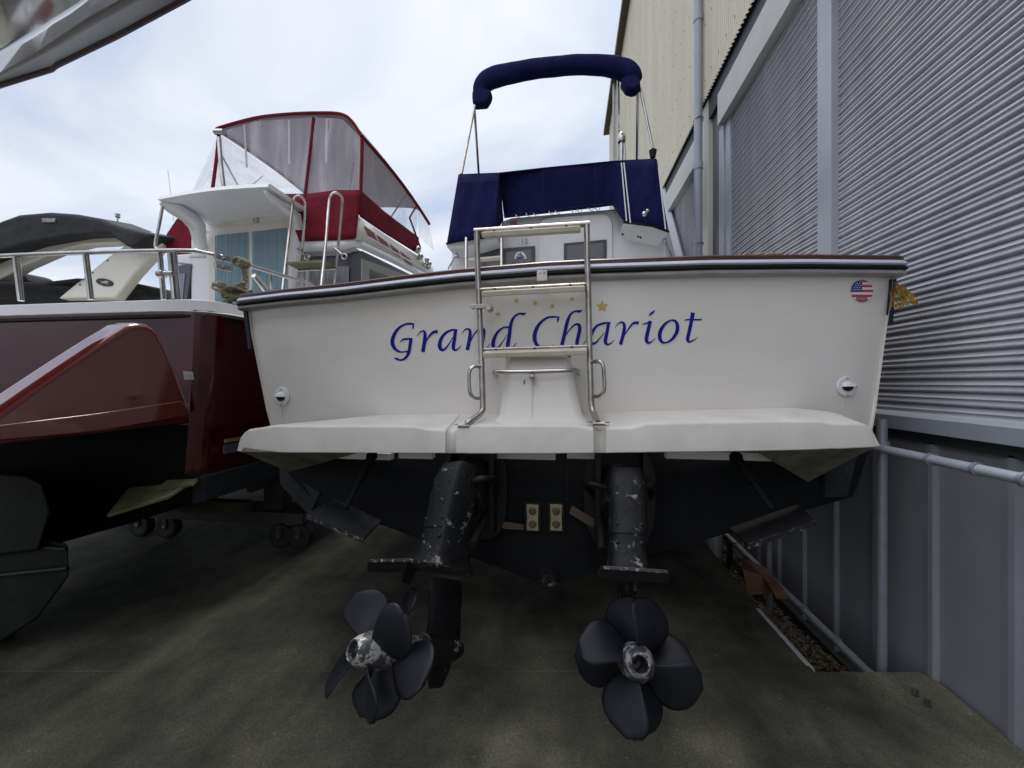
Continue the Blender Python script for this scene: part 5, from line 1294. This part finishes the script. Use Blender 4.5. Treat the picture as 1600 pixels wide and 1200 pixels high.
m = MB().prism([E(255, 372, .02), E(240, 362, .02), E(178, 363, .02), E(112, 366, .02), E(43, 378, .02), E(0, 391, .02), E(-80, 430, .02), E(-140, 470, .02), E(-60, 470, .02), E(0, 436, .02), E(34, 416, .02), E(84, 394, .02), E(131, 382, .02), E(189, 379, .02), E(230, 382, .02)], (0, .18, 0))
part('arch_beam', m, gel_ivory, ar, bevel=.02)
m = MB(); c = (163, 441)
m.prism([at(c[0] + 13.5 * math.cos(t), c[1] + 5.8 * math.sin(t) + 2.2 * math.cos(t), YA - .012) for t in [2 * PI * k / 24 for k in range(24)]], (0, .01, 0))
em = part('emblem', m, black_ink, ar, flat=True)
m = MB().prism([at(x, y, YA - .02) for x, y in ((154, 437), (160, 440), (166, 438.5), (172, 441), (166, 441.2), (170, 445), (162, 442.2), (156, 443), (160, 441))], (0, .006, 0))
part('emblem_mark', m, steel, em, flat=True)
m = MB()
for x, y in ((168, 407), (145, 426), (125, 445)): m.ball(at(x, y, YA - .005), .012)
part('arch_screw', m, rubber, ar)
cp = [(0, 345), (28, 335), (75, 331), (116, 334), (154, 341), (188, 354), (239, 366), (206, 390), (195, 384), (169, 366), (112, 369), (43, 381), (0, 394), (-90, 430), (-90, 390)]
part('canvas_top', MB().prism([E(x, y, -.25) for x, y in cp], (0, .5, .10)), black_canvas, sb, bevel=.05, seg=3, ang=60)
part('patch', MB().prism([E(65, 341, -.27), E(86, 341, -.27), E(85, 347, -.27), E(66, 347, -.27)], (0, .01, 0)), M('worn_white_patch', (.45, .45, .43), .8, col2=(.12, .12, .12), nscale=14), sb)
part('frame_tube', MB().tube([E(-20, 376, -.1), E(40, 381, -.1)], .014).tube([E(0, 387, -.2), E(5, 394, -.2)], .02), steel, sb)
part('cockpit_cover', MB().prism([E(-80, 470, -.1), E(-80, 437, -.1), E(66, 439.5, -.1), E(118, 434, -.1), E(200, 440, .4), E(250, 450, .4), E(262, 470, .4)], (0, 2, 0)), black_canvas, sb, bevel=.05, seg=3)
part('seat_cover', MB().prism([E(8, 440, .3), E(14, 430, .3), E(24, 424, .3), E(36, 428, .3), E(42, 440, .3)], (0, .4, 0)), black_canvas, sb, bevel=.03)
part('mast_light', MB().tube([E(183, 352, .3), E(184, 340, .3)], .012).lathe(E(184, 340, .3), (0, 0, 1), [(0, .03), (.02, .035), (.03, .02), (.04, .02), (.045, .035), (.06, .035), (.062, .01)], 12), steel, sb)

# ---------------------------------------------------------------- bow of another boat hanging in from the upper left
bw = thing('boat_bow', 'glossy cream boat bow overhanging the yard in the upper left corner', 'boat', (-2.5, .4, 0))
def G(px, py, z):
    return atd(px, py, z * F / (596 - py))
rows_ = [[G(-220, 195, 1.62), G(-100, 162, 1.62), G(0, 132, 1.62), G(79, 107, 1.62), G(86, 101, 1.62), G(180, 55, 1.62), G(285, -2, 1.62), G(430, -85, 1.62)],
         [G(-220, 190, 1.60), G(-100, 156, 1.60), G(0, 125, 1.60), G(79, 101, 1.60), G(86, 95, 1.60), G(180, 49, 1.60), G(270, 0, 1.60), G(415, -85, 1.60)],
         [G(-220, 182, 1.57), G(-100, 148, 1.57), G(0, 118, 1.565), G(72, 82, 1.54), G(90, 72, 1.53), G(160, 30, 1.51), G(215, 0, 1.50), G(330, -70, 1.48)],
         [G(-220, 165, 1.54), G(-100, 138, 1.53), G(0, 111, 1.50), G(58, 78, 1.47), G(80, 62, 1.46), G(135, 25, 1.43), G(180, 0, 1.42), G(270, -60, 1.4)],
         [G(-220, 110, 1.45), G(-100, 92, 1.42), G(0, 70, 1.38), G(50, 45, 1.35), G(80, 25, 1.33), G(120, 0, 1.31), G(170, -40, 1.30), G(240, -90, 1.28)],
         [G(-220, 30, 1.34), G(-100, 12, 1.28), G(0, -20, 1.22), G(40, -50, 1.2), G(70, -80, 1.18), G(110, -110, 1.16), G(160, -150, 1.15), G(220, -200, 1.13)]]
last = rows_[-1]
rows_.append([Vector((q.x - .35, q.y - .75, q.z - .35)) for q in last])
rows_.append([Vector((q.x - .9, q.y - 1.9, q.z - 1.0 + H)) for q in last])
for r_ in rows_[:6]:
    for q in r_: pass
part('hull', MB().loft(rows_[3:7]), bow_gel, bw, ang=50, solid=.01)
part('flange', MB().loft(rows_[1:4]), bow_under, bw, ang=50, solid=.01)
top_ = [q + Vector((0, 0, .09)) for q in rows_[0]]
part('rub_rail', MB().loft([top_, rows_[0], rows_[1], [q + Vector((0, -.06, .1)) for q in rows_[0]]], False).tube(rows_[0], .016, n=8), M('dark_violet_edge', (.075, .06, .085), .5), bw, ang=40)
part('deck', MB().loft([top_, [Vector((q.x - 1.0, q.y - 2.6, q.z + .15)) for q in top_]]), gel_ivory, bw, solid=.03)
tc_ = lambda q: q + (Vector((0, 0, H)) - q).normalized() * .012
m = MB().loft([[tc_(rows_[3][k].lerp(rows_[4][k], a_ * (1 - k / 5))) for k in range(0, 6)] for a_ in (.01, .17)])
part('crease_stripe', m, white_ink, bw, flat=True)  # white stripe laid along the hull crease
part('emblem', MB().prism([G(-30, 30, 1.31), G(0, 25, 1.31), G(26, 16, 1.31), G(50, 11, 1.31), G(36, 10, 1.31), G(28, 4, 1.31), G(29, -8, 1.31), G(14, -8, 1.31), G(4, 14, 1.31), G(-30, 18, 1.31)], (0, .004, 0)), bow_dark, bw, flat=True)
